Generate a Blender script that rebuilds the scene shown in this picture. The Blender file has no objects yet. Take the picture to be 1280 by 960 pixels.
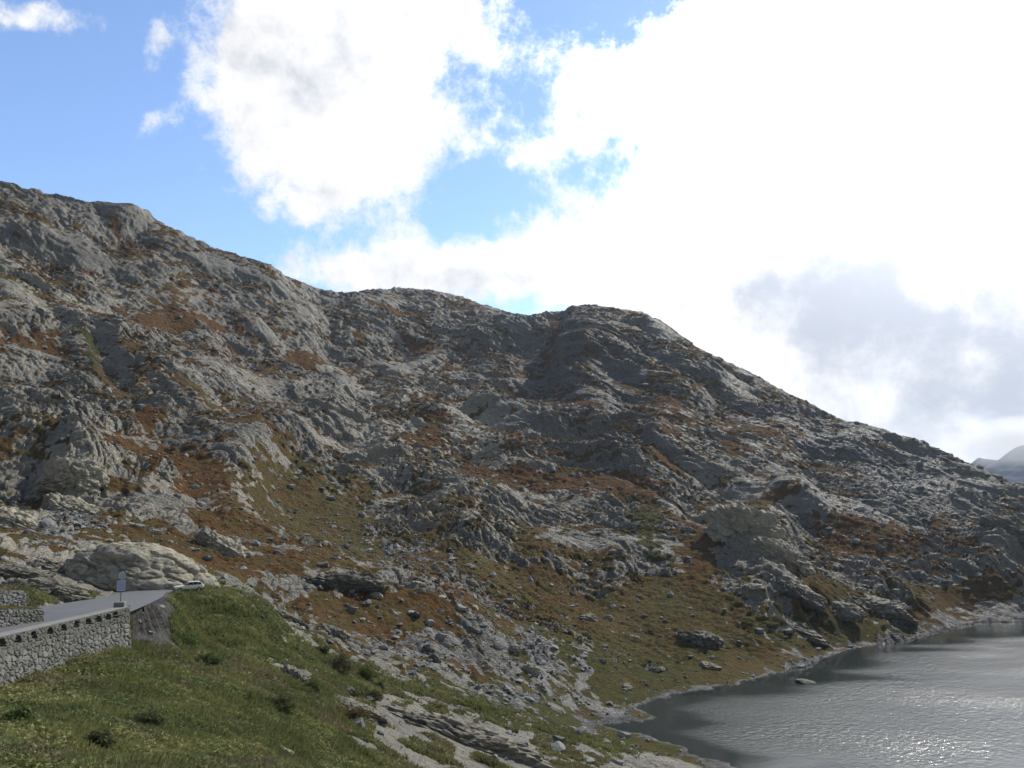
import bpy, math, random, time
import numpy as np
from math import radians as R

T0 = time.time()
rng = np.random.default_rng(7)
random.seed(7)
F32 = np.float32
scene = bpy.context.scene
COL = scene.collection

# ------------------------------------------------------------------ camera model
CZ = 40.0                      # camera height above the lake (lake surface is z = 0)
FPX, CX, CY = 1005.0, 640.0, 480.0
PITCH = math.atan(150.0 / FPX)
cp, sp = math.cos(PITCH), math.sin(PITCH)


def ray(px, py):
    """picture point -> (azimuth, tan of elevation)"""
    u = (np.asarray(px, float) - CX) / FPX
    v = -(np.asarray(py, float) - CY) / FPX
    fwd = cp - sp * v
    up = sp + cp * v
    return np.arctan2(u, fwd), up / np.hypot(u, fwd)


def point(px, py, r):
    th, e = ray(px, py)
    return np.array([r * math.sin(th), r * math.cos(th), CZ + e * r])


def project(x, y, z):
    up, f = z - CZ, y
    d = cp * f + sp * up
    v = (-sp * f + cp * up) / d
    return CX + FPX * x / d, CY - FPX * v


# ------------------------------------------------------------------ noise
_perm = rng.permutation(256).astype(np.int32)
PERM = np.concatenate([_perm, _perm, _perm])
_g3 = rng.normal(size=(256, 3)); _g3 /= np.linalg.norm(_g3, axis=1)[:, None]
G3 = _g3.astype(F32)
RND = rng.random(256).astype(F32)


def perlin(x, y, z):
    x = np.asarray(x, F32); y = np.asarray(y, F32); z = np.asarray(z, F32)
    fx, fy, fz = np.floor(x), np.floor(y), np.floor(z)
    xi, yi, zi = fx.astype(np.int32) & 255, fy.astype(np.int32) & 255, fz.astype(np.int32) & 255
    x, y, z = x - fx, y - fy, z - fz
    u = x * x * x * (x * (x * 6 - 15) + 10)
    v = y * y * y * (y * (y * 6 - 15) + 10)
    w = z * z * z * (z * (z * 6 - 15) + 10)
    out = 0
    for dx in (0, 1):
        a = PERM[xi + dx]
        wx = u if dx else 1 - u
        for dy in (0, 1):
            b = PERM[a + yi + dy]
            wy = wx * (v if dy else 1 - v)
            for dz in (0, 1):
                g = G3[PERM[b + zi + dz]]
                d = g[..., 0] * (x - dx) + g[..., 1] * (y - dy) + g[..., 2] * (z - dz)
                out = out + d * wy * (w if dz else 1 - w)
    return out * 1.5


def cells(x, y, seed=0):
    """2-d Worley: (random value of nearest cell, F2-F1, second random)"""
    x = np.asarray(x, F32); y = np.asarray(y, F32)
    fx, fy = np.floor(x), np.floor(y)
    xi, yi = fx.astype(np.int32), fy.astype(np.int32)
    x, y = x - fx, y - fy
    f1 = np.full(x.shape, 9, F32); f2 = f1.copy(); idc = np.zeros(x.shape, np.int32)
    for dx in (-1, 0, 1):
        for dy in (-1, 0, 1):
            h = PERM[PERM[(xi + dx + seed) & 255] + ((yi + dy) & 255)]
            d = np.hypot(RND[h] + dx - x, RND[PERM[h + 7]] + dy - y)
            nearer = d < f1
            f2 = np.where(nearer, f1, np.minimum(f2, d))
            idc = np.where(nearer, h, idc)
            f1 = np.minimum(f1, d)
    return RND[PERM[idc + 31]], f2 - f1, RND[PERM[idc + 93]]


def sstep(a, b, x):
    t = np.clip((x - a) / (b - a), 0, 1)
    return t * t * (3 - 2 * t)


# ------------------------------------------------------------------ objects
def props(o, label=None, cat=None, group=None, kind=None):
    if label: o['label'] = label
    if cat: o['category'] = cat
    if group: o['group'] = group
    if kind: o['kind'] = kind
    return o


def mesh_np(name, verts, faces, mat=None, smooth=True, attrs=None):
    """verts (n,3), faces (m,k) arrays -> linked object"""
    me = bpy.data.meshes.new(name)
    verts = np.ascontiguousarray(verts, F32); faces = np.ascontiguousarray(faces, np.int32)
    n, (m, k) = len(verts), faces.shape
    me.vertices.add(n); me.vertices.foreach_set('co', verts.ravel())
    me.loops.add(m * k); me.loops.foreach_set('vertex_index', faces.ravel())
    me.polygons.add(m)
    me.polygons.foreach_set('loop_start', np.arange(0, m * k, k, dtype=np.int32))
    me.polygons.foreach_set('use_smooth', np.full(m, smooth, bool))
    me.update(calc_edges=True)
    for an, data in (attrs or {}).items():
        at = me.attributes.new(an, 'FLOAT_COLOR', 'POINT')
        at.data.foreach_set('color', np.ascontiguousarray(data, F32).ravel())
    o = bpy.data.objects.new(name, me)
    if mat: me.materials.append(mat)
    COL.objects.link(o)
    return o


class MB:
    """collects polygons of any size, builds one mesh"""
    def __init__(s): s.v, s.f = [], []

    def add(s, vs, fs):
        b = len(s.v); s.v += [tuple(map(float, p)) for p in vs]
        s.f += [tuple(i + b for i in f) for f in fs]; return s

    def box(s, c, sz, rz=0.0):
        x, y, z = (q / 2 for q in sz); ca, sa = math.cos(rz), math.sin(rz)
        vs = []
        for dz in (-z, z):
            for dx, dy in ((-x, -y), (x, -y), (x, y), (-x, y)):
                vs.append((c[0] + dx * ca - dy * sa, c[1] + dx * sa + dy * ca, c[2] + dz))
        return s.add(vs, [(3, 2, 1, 0), (4, 5, 6, 7), (0, 1, 5, 4), (1, 2, 6, 5), (2, 3, 7, 6), (3, 0, 4, 7)])

    def cyl(s, a, b, r0, r1=None, n=12):
        r1 = r0 if r1 is None else r1
        a, b = np.array(a, float), np.array(b, float); d = b - a; d /= np.linalg.norm(d)
        q = np.array([1, 0, 0]) if abs(d[0]) < .8 else np.array([0, 1, 0])
        u = np.cross(d, q); u /= np.linalg.norm(u); w = np.cross(d, u)
        vs = [a + r0 * (u * math.cos(t) + w * math.sin(t)) for t in np.linspace(0, 2 * math.pi, n, False)]
        vs += [b + r1 * (u * math.cos(t) + w * math.sin(t)) for t in np.linspace(0, 2 * math.pi, n, False)]
        fs = [(i, (i + 1) % n, n + (i + 1) % n, n + i) for i in range(n)]
        return s.add(vs, fs + [tuple(range(n))[::-1], tuple(range(n, 2 * n))])

    def build(s, name, mat, parent=None, bevel=0.0, smooth=False):
        me = bpy.data.meshes.new(name); me.from_pydata(s.v, [], s.f); me.update()
        if smooth: me.polygons.foreach_set('use_smooth', [True] * len(me.polygons))
        o = bpy.data.objects.new(name, me); me.materials.append(mat); COL.objects.link(o)
        if parent: o.parent = parent
        if bevel:
            b = o.modifiers.new('bevel', 'BEVEL'); b.width = bevel; b.segments = 2; b.limit_method = 'ANGLE'
        return o


def empty(name, loc, rz=0.0):
    o = bpy.data.objects.new(name, None); o.location = loc; o.rotation_euler = (0, 0, rz)
    o.empty_display_size = .3; COL.objects.link(o); return o


# ------------------------------------------------------------------ node helper
class NT:
    def __init__(s, tree): s.t = tree; tree.nodes.clear()

    def n(s, kind, ins=None, **kw):
        nd = s.t.nodes.new(kind)
        for k, v in kw.items(): setattr(nd, k, v)
        for k, v in (ins or {}).items():
            sock = nd.inputs[k]
            if isinstance(v, bpy.types.NodeSocket): s.t.links.new(v, sock)
            else: sock.default_value = v
        return nd

    def m(s, op, a, b=0.0, c=0.0, clamp=False):
        return s.n('ShaderNodeMath', {0: a, 1: b, 2: c}, operation=op, use_clamp=clamp).outputs[0]

    def mix(s, f, a, b, blend='MIX'):
        def q(v): return (*v, 1.0) if isinstance(v, tuple) and len(v) == 3 else v
        return s.n('ShaderNodeMix', {0: f, 6: q(a), 7: q(b)}, data_type='RGBA', blend_type=blend).outputs[2]

    def noise(s, vec, scale, detail=4, rough=.55, dist=0.0, out=0, lac=2.0):
        return s.n('ShaderNodeTexNoise', {'Vector': vec, 'Scale': scale, 'Detail': detail, 'Roughness': rough,
                                          'Distortion': dist, 'Lacunarity': lac}).outputs[out]

    def ramp(s, f, lo, hi):
        return s.n('ShaderNodeMapRange', {0: f, 1: lo, 2: hi, 3: 0.0, 4: 1.0}, interpolation_type='SMOOTHSTEP').outputs[0]


def new_mat(name):
    mt = bpy.data.materials.new(name); mt.use_nodes = True
    t = NT(mt.node_tree)
    out = t.n('ShaderNodeOutputMaterial')
    return mt, t, out


def plain(name, col, rough=.6, metal=0.0, spec=.4, var=.0, vscale=6.0, coat=0.0):
    mt, t, out = new_mat(name)
    c = (*col, 1.0)
    if var:
        pos = t.n('ShaderNodeNewGeometry').outputs['Position']
        f = t.noise(pos, vscale, 5, .6)
        c = t.mix(f, tuple(q * (1 - var) for q in col), tuple(min(1, q * (1 + var)) for q in col))
    b = t.n('ShaderNodeBsdfPrincipled', {'Base Color': c, 'Roughness': rough, 'Metallic': metal,
                                         'Specular IOR Level': spec, 'Coat Weight': coat})
    t.t.links.new(b.outputs[0], out.inputs[0])
    return mt


def rock_nodes(t, pos, tone):
    """grey gneiss: bands along the bedding, lichen, rust and pale weathering. tone 0..1 dark..pale"""
    mp = t.n('ShaderNodeMapping', {'Vector': pos, 'Rotation': (R(8), R(28), R(15)), 'Scale': (1, 1, 3.2)}).outputs[0]
    a = t.noise(mp, .045, 6, .6)
    b = t.noise(mp, .5, 6, .65)
    c = t.noise(pos, 2.3, 5, .7)
    v = t.m('ADD', t.m('MULTIPLY', a, .9), t.m('ADD', t.m('MULTIPLY', b, .9), t.m('MULTIPLY', c, .5)))
    v = t.m('ADD', v, t.m('MULTIPLY', t.m('SUBTRACT', tone, .5), .75))
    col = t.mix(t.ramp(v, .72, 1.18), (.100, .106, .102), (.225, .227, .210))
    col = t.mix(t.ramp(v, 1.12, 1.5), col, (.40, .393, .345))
    if not isinstance(tone, float): col = t.mix(t.ramp(tone, -.1, -.65), col, (.032, .030, .026))  # near-black for the wet shore and for shade painted into the wall-end hollow
    li = t.ramp(t.noise(pos, .23, 5, .7), .52, .68)
    if not isinstance(tone, float): li = t.m('MULTIPLY', li, t.ramp(tone, -.4, .1))
    col = t.mix(t.m('MULTIPLY', li, .45), col, (.20, .21, .145))
    ru = t.ramp(t.noise(mp, .11, 5, .7, 1.0), .60, .74)
    col = t.mix(t.m('MULTIPLY', ru, .35), col, (.20, .145, .095))
    fine = t.noise(pos, .8, 8, .82)
    col = t.mix(1.0, col, (.93, .835, .68), 'MULTIPLY')
    col = t.mix(t.m('MULTIPLY', t.m('MULTIPLY', t.ramp(fine, .56, .70), .5), t.ramp(tone, -.1, .5)), col, (.36, .355, .32))
    col = t.mix(t.m('MULTIPLY', t.ramp(fine, .47, .34), .6), col, (.055, .058, .055))
    return col, b, c


def bump_chain(t, pairs):
    nrm = None
    for h, dist, st in pairs:
        ins = {'Height': h, 'Distance': dist, 'Strength': st}
        if nrm is not None: ins['Normal'] = nrm
        nrm = t.n('ShaderNodeBump', ins).outputs[0]
    return nrm


def make_terrain_mat():
    mt, t, out = new_mat('mountain_ground')
    pos = t.n('ShaderNodeNewGeometry').outputs['Position']
    att = t.n('ShaderNodeAttribute', attribute_name='cover')
    sep = t.n('ShaderNodeSeparateColor', {0: att.outputs['Color']})
    grass, hue, tone = sep.outputs[0], sep.outputs[1], sep.outputs[2]
    scree = att.outputs['Alpha']
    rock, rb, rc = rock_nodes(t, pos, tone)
    # scree: every stone its own grey
    vo = t.n('ShaderNodeTexVoronoi', {'Vector': pos, 'Scale': 1.1})
    vcol = t.n('ShaderNodeSeparateColor', {0: vo.outputs['Color']}).outputs[0]
    sc = t.mix(vcol, (.085, .087, .083), (.22, .217, .20))
    rock = t.mix(t.m('MULTIPLY', scree, .8), rock, sc)
    # turf
    n1 = t.noise(pos, .12, 6, .65)
    n2 = t.noise(pos, 1.4, 5, .7)
    h = t.m('ADD', hue, t.m('ADD', t.m('MULTIPLY', t.m('SUBTRACT', n1, .5), 1.3), t.m('MULTIPLY', t.m('SUBTRACT', n2, .5), 1.0)))
    g = t.mix(t.ramp(h, .05, .42), (.140, .068, .022), (.118, .090, .029))
    g = t.mix(t.ramp(h, .38, .72), g, (.078, .080, .023))
    g = t.mix(t.ramp(h, .70, 1.05), g, (.040, .066, .017))
    dry = t.ramp(t.noise(pos, .8, 6, .75), .56, .72)
    g = t.mix(t.m('MULTIPLY', dry, .45), g, (.19, .135, .06))
    stk = t.noise(t.n('ShaderNodeMapping', {'Vector': pos, 'Scale': (.35, .9, 1.6)}).outputs[0], 1.0, 7, .78)
    g = t.mix(t.m('MULTIPLY', t.ramp(stk, .52, .66), .5), g, (.15, .12, .055))
    dk = t.ramp(t.noise(pos, .35, 8, .8), .48, .62)
    g = t.mix(t.m('MULTIPLY', dk, .55), g, (.040, .030, .014))
    gm = t.ramp(t.m('ADD', grass, t.m('MULTIPLY', t.m('SUBTRACT', t.noise(pos, .9, 7, .75), .5), .9)), .36, .62)
    col = t.mix(gm, rock, g)
    vb = t.n('ShaderNodeTexVoronoi', {'Vector': t.n('ShaderNodeMapping', {'Vector': pos, 'Rotation': (R(8), R(28), R(15)), 'Scale': (1, 1, 2.4)}).outputs[0],
                                      'Scale': .55}, feature='DISTANCE_TO_EDGE').outputs['Distance']
    crack = t.ramp(vb, 0, .10)
    rs = t.m('SUBTRACT', 1.0, t.m('MULTIPLY', gm, .85))
    nrm = bump_chain(t, [(rb, 1.2, .8), (t.m('MULTIPLY', crack, rs), .5, .7), (rc, .55, .9), (t.m('MULTIPLY', stk, gm), .9, .8), (t.noise(pos, 7, 4, .7), .12, .7)])
    rough = t.n('ShaderNodeMapRange', {0: t.noise(pos, .6, 4, .6), 1: .3, 2: .7, 3: .52, 4: .92}).outputs[0]
    rough = t.m('ADD', t.m('MULTIPLY', rough, t.m('SUBTRACT', 1.0, gm)), t.m('MULTIPLY', gm, .95))
    b = t.n('ShaderNodeBsdfPrincipled', {'Base Color': col, 'Roughness': rough, 'Specular IOR Level': t.m('SUBTRACT', .42, t.m('MULTIPLY', gm, .35)), 'Normal': nrm})
    t.t.links.new(b.outputs[0], out.inputs[0])
    return mt


def make_rock_mat(name, tone, scale=1.0):
    mt, t, out = new_mat(name)
    pos = t.n('ShaderNodeNewGeometry').outputs['Position']
    if scale != 1.0:
        pos = t.n('ShaderNodeMapping', {'Vector': pos, 'Scale': (scale,) * 3}).outputs[0]
    col, rb, rc = rock_nodes(t, pos, tone)
    nz = t.n('ShaderNodeSeparateXYZ', {0: t.n('ShaderNodeNewGeometry').outputs['Normal']}).outputs[2]
    mo = t.m('MULTIPLY', t.ramp(t.noise(pos, .55, 6, .7), .52, .60), t.ramp(nz, .35, .75))
    if tone < 1: col = t.mix(t.m('MULTIPLY', mo, .85), col, t.mix(t.noise(pos, 2, 4, .7), (.045, .042, .018), (.11, .085, .035)))
    nrm = bump_chain(t, [(rb, .8 / scale, .8), (rc, .3 / scale, .8), (t.noise(pos, 9, 4, .7), .07 / scale, .6)])
    b = t.n('ShaderNodeBsdfPrincipled', {'Base Color': col, 'Roughness': .8, 'Specular IOR Level': .35, 'Normal': nrm})
    t.t.links.new(b.outputs[0], out.inputs[0])
    return mt


M_TERRAIN = make_terrain_mat()
M_ROCK = {k: make_rock_mat('rock_' + k, v, 1.6) for k, v in dict(dark=.22, mid=.5, pale=.85, white=1.15).items()}

# ------------------------------------------------------------------ terrain: broad shape
sky_line = [(-240, 190), (-120, 205), (0, 225), (45, 237), (100, 250), (160, 254), (185, 265), (215, 285), (260, 305), (300, 320), (335, 330),
            (355, 345), (385, 355), (400, 362), (430, 366), (450, 362), (500, 360), (540, 362), (575, 370), (610, 382), (650, 393),
            (675, 392), (700, 388), (730, 380), (765, 384), (800, 390), (830, 402), (860, 425), (875, 437), (905, 452), (940, 467),
            (980, 487), (1010, 503), (1050, 522), (1085, 530), (1115, 542), (1150, 552), (1180, 566), (1210, 580), (1255, 598),
            (1280, 607), (1340, 628), (1420, 655), (1500, 680)]
ridge_r = [(-240, 690), (0, 700), (160, 720), (320, 740), (420, 755), (500, 810), (600, 810), (680, 720), (750, 690), (870, 640), (1000, 610),
           (1120, 590), (1280, 570), (1500, 560)]
SL = np.array(sky_line, float); RR = np.array(ridge_r, float)

nodes = []
def N(px, *pairs):
    for py, r in pairs:
        th, e = ray(px, py); nodes.append((float(th), math.log(r), float(e)))
N(-170, (330, 500), (430, 370), (530, 260), (620, 185), (700, 115), (745, 72), (862, 46), (905, 36), (960, 26))
N(0, (300, 590), (360, 515), (450, 400), (550, 285), (630, 200), (690, 132), (728, 92), (750, 72), (862, 50.5), (905, 37), (960, 26))
N(80, (345, 550), (450, 415), (550, 295), (640, 200), (695, 135), (733, 96), (752, 72), (838, 57), (900, 39), (960, 28))
N(160, (350, 565), (450, 430), (550, 300), (640, 205), (700, 140), (742, 98), (766, 77), (812, 67), (832, 60), (900, 43), (960, 30))
N(200, (745, 96), (775, 80), (812, 71), (835, 64))
N(240, (380, 590), (460, 460), (560, 320), (650, 215), (705, 150), (735.5, 104), (752, 97), (800, 84), (850, 64), (900, 49), (960, 34))
N(320, (400, 610), (480, 480), (560, 355), (640, 245), (700, 180), (743, 106), (775, 98), (820, 83), (870, 65), (920, 51), (960, 41))
N(285, (737, 103), (745, 99), (780, 92))
N(400, (420, 640), (500, 490), (580, 365), (650, 265), (720, 185), (770, 140), (810, 110), (860, 82), (910, 64), (960, 50))
N(480, (430, 660), (500, 510), (600, 360), (680, 245), (740, 180), (800, 140), (850, 110), (900, 83), (960, 61))
N(560, (440, 640), (510, 500), (600, 360), (690, 245), (760, 185), (820, 150), (870, 118), (920, 90), (960, 73))
N(640, (460, 610), (530, 470), (610, 350), (700, 245), (780, 190), (840, 163), (880, 138), (920, 108), (960, 88))
N(750, (440, 580), (520, 455), (610, 340), (700, 250), (780, 200), (850, 176), (925, 128), (960, 106))
N(870, (500, 520), (580, 410), (650, 320), (720, 255), (790, 212))
N(1000, (560, 500), (620, 400), (690, 305), (750, 250), (800, 218))
N(1120, (600, 470), (660, 375), (720, 305), (770, 262))
N(1250, (640, 460), (690, 370), (740, 310))
N(1400, (680, 450), (720, 360), (750, 310))
for px in (-240, -120, 0, 80, 160, 240, 320, 400, 480, 560, 640, 720, 800, 870, 940, 1000, 1060, 1120, 1190, 1260, 1340, 1430, 1500):
    py = np.interp(px, SL[:, 0], SL[:, 1]); r = np.interp(px, RR[:, 0], RR[:, 1])
    th, e = ray(px, py); th, e = float(th), float(e)
    nodes += [(th, math.log(r), e), (th, math.log(r * 1.12), e - .035), (th, math.log(r * 1.5), e - .22)]
# lake outline, picture points on z = 0
shore_px = [(1500, 762), (1400, 768), (1330, 773), (1280, 778), (1230, 777), (1195, 783), (1140, 800), (1100, 806), (1060, 812), (1030, 824),
            (1000, 834), (975, 842), (945, 847), (925, 855), (885, 861), (845, 868), (815, 876), (797, 884), (806, 892), (826, 897), (812, 903), (775, 906), (742, 905), (760, 910),
            (790, 915), (825, 925), (850, 936), (870, 944), (895, 952), (925, 962), (960, 975), (1060, 1000), (1200, 1040), (1400, 1090)]
shore = []
for px, py in shore_px:
    th, e = ray(px, py); r = -CZ / float(e)
    shore.append((r * math.sin(th), r * math.cos(th)))
    nodes.append((float(th), math.log(r), float(e)))
shore = np.array(shore)
for px, py in ((900, 900), (1000, 920), (1000, 870), (1150, 900), (1150, 840), (1280, 840), (1280, 950), (1420, 800), (1420, 950)):
    th, e = ray(px, py); r = -(CZ + 2) / float(e); nodes.append((float(th), math.log(r), float(e)))
for deg in (-42, -30, -20, -10, 0, 10, 20, 30, 42):
    for r, zl, zr in ((3, -1.75, -1.8), (10, -3.9, -5.4), (18, -6.0, -9.2)):
        nodes.append((R(deg), math.log(r), (zl + (zr - zl) * sstep(-25, 25, deg)) / r))
for deg, r, z in ((10, 45, -17), (20, 40, -17), (30, 40, -18), (42, 40, -18), (20, 75, -31), (30, 62, -30), (42, 58, -30), (0, 40, -13.6)):
    nodes.append((R(deg), math.log(r), z / r))
nd = np.array(nodes)
SX = 2.2
A = np.stack([nd[:, 0] * SX, nd[:, 1]], 1)


def tps_k(d2): return np.where(d2 > 0, .5 * d2 * np.log(np.maximum(d2, 1e-12)), 0)


n_ = len(A)
K = tps_k(((A[:, None] - A[None]) ** 2).sum(-1)) + np.eye(n_) * 4e-4
Pm = np.concatenate([np.ones((n_, 1)), A], 1)
L_ = np.block([[K, Pm], [Pm.T, np.zeros((3, 3))]])
sol = np.linalg.solve(L_, np.concatenate([nd[:, 2], np.zeros(3)]))


def tps(th, lr):
    q = np.stack([th * SX, lr], -1); sh = q.shape[:-1]; q = q.reshape(-1, 2); o = np.zeros(len(q))
    for i in range(0, len(q), 4000):
        s = q[i:i + 4000]
        o[i:i + 4000] = tps_k(((s[:, None] - A[None]) ** 2).sum(-1)) @ sol[:n_] + sol[n_] + s @ sol[n_ + 1:]
    return o.reshape(sh)


QUAL = 1.0
NC = int(1360 * QUAL)
th = np.linspace(R(-42), R(42), NC)
rs = np.concatenate([np.geomspace(2.5, 20, 20, False), np.geomspace(20, 120, int(400 * QUAL), False), np.geomspace(120, 280, int(340 * QUAL), False),
                     np.geomspace(280, 860, int(640 * QUAL), False), np.geomspace(860, 1250, 16)])
NR = len(rs)
cth = np.linspace(th[0], th[-1], 170); clr = np.linspace(math.log(rs[0]), math.log(rs[-1]), 260)
ce = tps(*np.meshgrid(cth, clr))


def upsample(c):
    fi = (np.log(rs) - clr[0]) / (clr[-1] - clr[0]) * (len(clr) - 1); i0 = np.clip(fi.astype(int), 0, len(clr) - 2); fi = (fi - i0)[:, None]
    fj = (th - cth[0]) / (cth[-1] - cth[0]) * (len(cth) - 1); j0 = np.clip(fj.astype(int), 0, len(cth) - 2); fj = (fj - j0)[None]
    a = c[i0] * (1 - fi) + c[i0 + 1] * fi
    return a[:, j0] * (1 - fj) + a[:, j0 + 1] * fj


E0 = upsample(ce)
Rg = np.repeat(rs[:, None], NC, 1); TH = np.repeat(th[None], NR, 0)
X = (Rg * np.sin(TH)); Y = (Rg * np.cos(TH)); Z = CZ + E0 * Rg
PX, PY = project(X, Y, Z)
cR, cT = np.meshgrid(np.exp(clr), cth, indexing='ij')
cX, cY, cZ_ = cR * np.sin(cT), cR * np.cos(cT), CZ + ce * cR
du = np.stack([np.gradient(q, axis=1) for q in (cX, cY, cZ_)], -1)
dv = np.stack([np.gradient(q, axis=0) for q in (cX, cY, cZ_)], -1)
nn = np.cross(du, dv); nn /= np.linalg.norm(nn, axis=-1, keepdims=True)
if nn[..., 2].mean() < 0: nn = -nn
NX, NY, NZ = (upsample(nn[..., k]) for k in range(3))
print('base', time.time() - T0)

# ------------------------------------------------------------------ painted layout of the cover (where turf, scree and pale rock lie)
def blob(px, py, rx, ry, ang=0.0, p=2.0):
    """soft ellipse on the mountainside; ang > 0 runs down to the right in the picture"""
    ca, sa = math.cos(R(ang)), math.sin(R(ang)); ext = max(rx, ry) * 1.8
    sel = (np.abs(PX - px) < ext) & (np.abs(PY - py) < ext)
    o = np.zeros_like(PX)
    dx, dy = PX[sel] - px, PY[sel] - py
    d = (((dx * ca + dy * sa) / rx) ** 2 + ((-dx * sa + dy * ca) / ry) ** 2)
    o[sel] = np.exp(-d ** (p / 2) * 1.2)
    return o


turf = np.zeros_like(PX); huew = np.zeros_like(PX); hues = np.zeros_like(PX)
#        px   py   rx   ry  ang  amount hue
TURF = [(200, 398, 95, 11, 6, .75, .1), (255, 407, 40, 9, 6, .9, .12), (118, 430, 9, 22, -25, .95, .75), (140, 468, 9, 30, -38, .9, .25),
        (60, 420, 60, 8, 8, .5, .1), (95, 462, 20, 5, 20, .3, .2), (150, 560, 60, 14, 12, .95, .02), (230, 595, 48, 22, 20, .9, .03), (178, 540, 16, 14, 0, .9, .05),
        (400, 640, 95, 42, 28, 1.1, .32), (350, 610, 50, 30, 30, .9, .28), (450, 660, 60, 28, 30, 1.0, .34), (300, 660, 75, 24, 18, 1.0, .08), (180, 678, 80, 20, 8, .9, .15),
        (330, 705, 60, 22, 10, .9, .05), (250, 700, 45, 25, 20, .8, .12), (400, 715, 50, 20, 15, .6, .08), (510, 690, 40, 16, 30, .9, .08),
        (540, 705, 60, 22, 25, .6, .15), (480, 765, 80, 20, 8, .95, .12), (560, 775, 55, 22, 8, 1.0, .10), (420, 745, 40, 12, 0, .8, .1),
        (630, 800, 45, 16, 25, .7, .06), (620, 715, 60, 28, 20, .7, .3), (690, 720, 70, 35, 20, .9, .22), (660, 675, 30, 30, 0, .8, .2),
        (740, 745, 80, 36, 12, .9, .18), (820, 735, 70, 32, 20, 1.0, .3), (880, 755, 60, 30, 15, 1.0, .28), (790, 790, 90, 30, 5, 1.0, .38),
        (720, 810, 90, 38, 10, .9, .55), (770, 850, 70, 22, 0, .95, .5), (700, 850, 60, 20, 0, .6, .4), (870, 690, 28, 40, 20, .9, .15),
        (800, 650, 20, 40, -35, .7, .55), (860, 650, 22, 22, 0, .8, .1), (760, 600, 60, 14, 0, .6, .08), (690, 595, 60, 13, 8, .7, .12),
        (640, 590, 40, 12, -6, .9, .08), (592, 592, 35, 13, -10, .95, .1), (530, 612, 30, 9, 5, .8, .25), (470, 608, 45, 10, 20, .85, .3),
        (545, 520, 20, 24, 0, .75, .1), (535, 545, 18, 10, 10, .8, .05), (450, 585, 24, 9, 10, .7, .12), (445, 418, 20, 6, 15, .6, .05),
        (520, 430, 28, 8, 35, .75, .05), (560, 455, 20, 7, 25, .6, .05), (380, 450, 30, 8, 25, .5, .1), (640, 550, 25, 9, 0, .5, .2),
        (700, 500, 60, 12, 20, .25, .2), (740, 510, 28, 6, 20, .7, .03), (690, 420, 8, 45, 20, .55, .1), (830, 505, 30, 10, 10, .45, .1),
        (915, 570, 18, 24, -35, .75, .15), (985, 552, 35, 10, 25, .5, .08), (830, 555, 20, 14, 0, .5, .08), (960, 610, 40, 14, 30, .45, .15),
        (1000, 700, 30, 16, 20, .9, .2), (1040, 740, 40, 14, 10, .9, .2), (1085, 665, 55, 18, 18, .8, .06), (1160, 690, 80, 16, 10, .55, .1),
        (1060, 785, 70, 14, 0, .9, .42), (1130, 760, 70, 12, -4, .9, .25), (1220, 745, 80, 16, -6, .9, .2), (1300, 730, 80, 20, 0, .8, .2), (1080, 770, 60, 16, 0, .7, .3),
        (950, 770, 70, 24, 15, .9, .3), (930, 830, 60, 14, -6, .6, .3), (880, 825, 60, 20, 0, .7, .35), (1190, 660, 60, 14, 20, .4, .1), (840, 840, 60, 14, -8, .8, .4),
        # nearer ground
        (150, 900, 260, 75, 0, 1.6, .8), (290, 800, 75, 62, 30, 1.5, .95), (250, 760, 40, 26, 0, 1.3, .9), (330, 870, 130, 60, 10, 1.2, .8), (180, 830, 70, 22, 0, 1.5, .7),
        (380, 815, 30, 18, 30, 1.1, .7), (440, 838, 52, 20, 22, 1.2, .8), (400, 845, 45, 14, 25, 1.0, .55), (300, 755, 30, 14, 10, 1.0, .6),
        (560, 865, 90, 10, 14, .9, .75), (640, 888, 90, 10, 10, .8, .6), (480, 880, 60, 9, 25, .6, .6), (620, 860, 70, 8, 12, .6, .6),
        (330, 935, 150, 35, 0, 1.4, .5), (480, 950, 60, 22, 10, 1.2, .35), (420, 890, 60, 22, 20, 1.2, .5), (720, 935, 75, 22, 8, 1.0, .45), (800, 925, 60, 14, 14, .9, .55),
        (680, 905, 50, 10, 10, .5, .6), (90, 738, 50, 8, 0, .6, .6), (20, 700, 60, 10, 0, .5, .3), (40, 690, 50, 8, 8, .7, .15),
        (700, 965, 120, 14, 8, .7, .5), (400, 960, 120, 20, 0, 1.2, .5)]
for px, py, rx, ry, ang, am, hu in TURF:
    b = blob(px, py, rx, ry, ang, 2.6); turf = np.maximum(turf, b * am); huew += b; hues += b * hu
for px, py, rx, ry, ang, am in ((440, 795, 90, 12, 26, .8), (520, 800, 90, 22, 22, .7), (600, 825, 60, 30, 30, .6), (660, 835, 45, 40, 40, .9), (530, 692, 100, 18, 25, .7), (600, 745, 50, 12, 20, .5),
                                (350, 690, 40, 10, 30, .5), (560, 650, 90, 40, 10, .5), (690, 650, 60, 20, 10, .4), (690, 772, 40, 10, 15, .5), (730, 815, 16, 40, -8, .4), (560, 930, 110, 24, 18, 1.2), (600, 905, 120, 10, 14, .8),
                                (760, 945, 60, 6, 12, .8), (640, 870, 90, 6, 14, .7), (300, 690, 40, 14, 32, .7), (205, 605, 40, 20, 10, .5), (700, 800, 40, 14, 30, .4), (770, 700, 30, 30, 0, .5), (950, 775, 80, 16, 16, .6)):
    turf -= blob(px, py, rx, ry, ang, 2.4) * am
turf -= blob(190, 785, 22, 24, 0, 3) * 1.0
turf = np.maximum(turf, 0)
near = sstep(75, 40, Rg)
turf = np.maximum(turf, near * sstep(700, 300, PX) * 1.4)
hue = np.where(huew > .02, hues / np.maximum(huew, .02), .22); hue = hue * sstep(0, .2, huew) + .22 * (1 - sstep(0, .2, huew))
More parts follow.
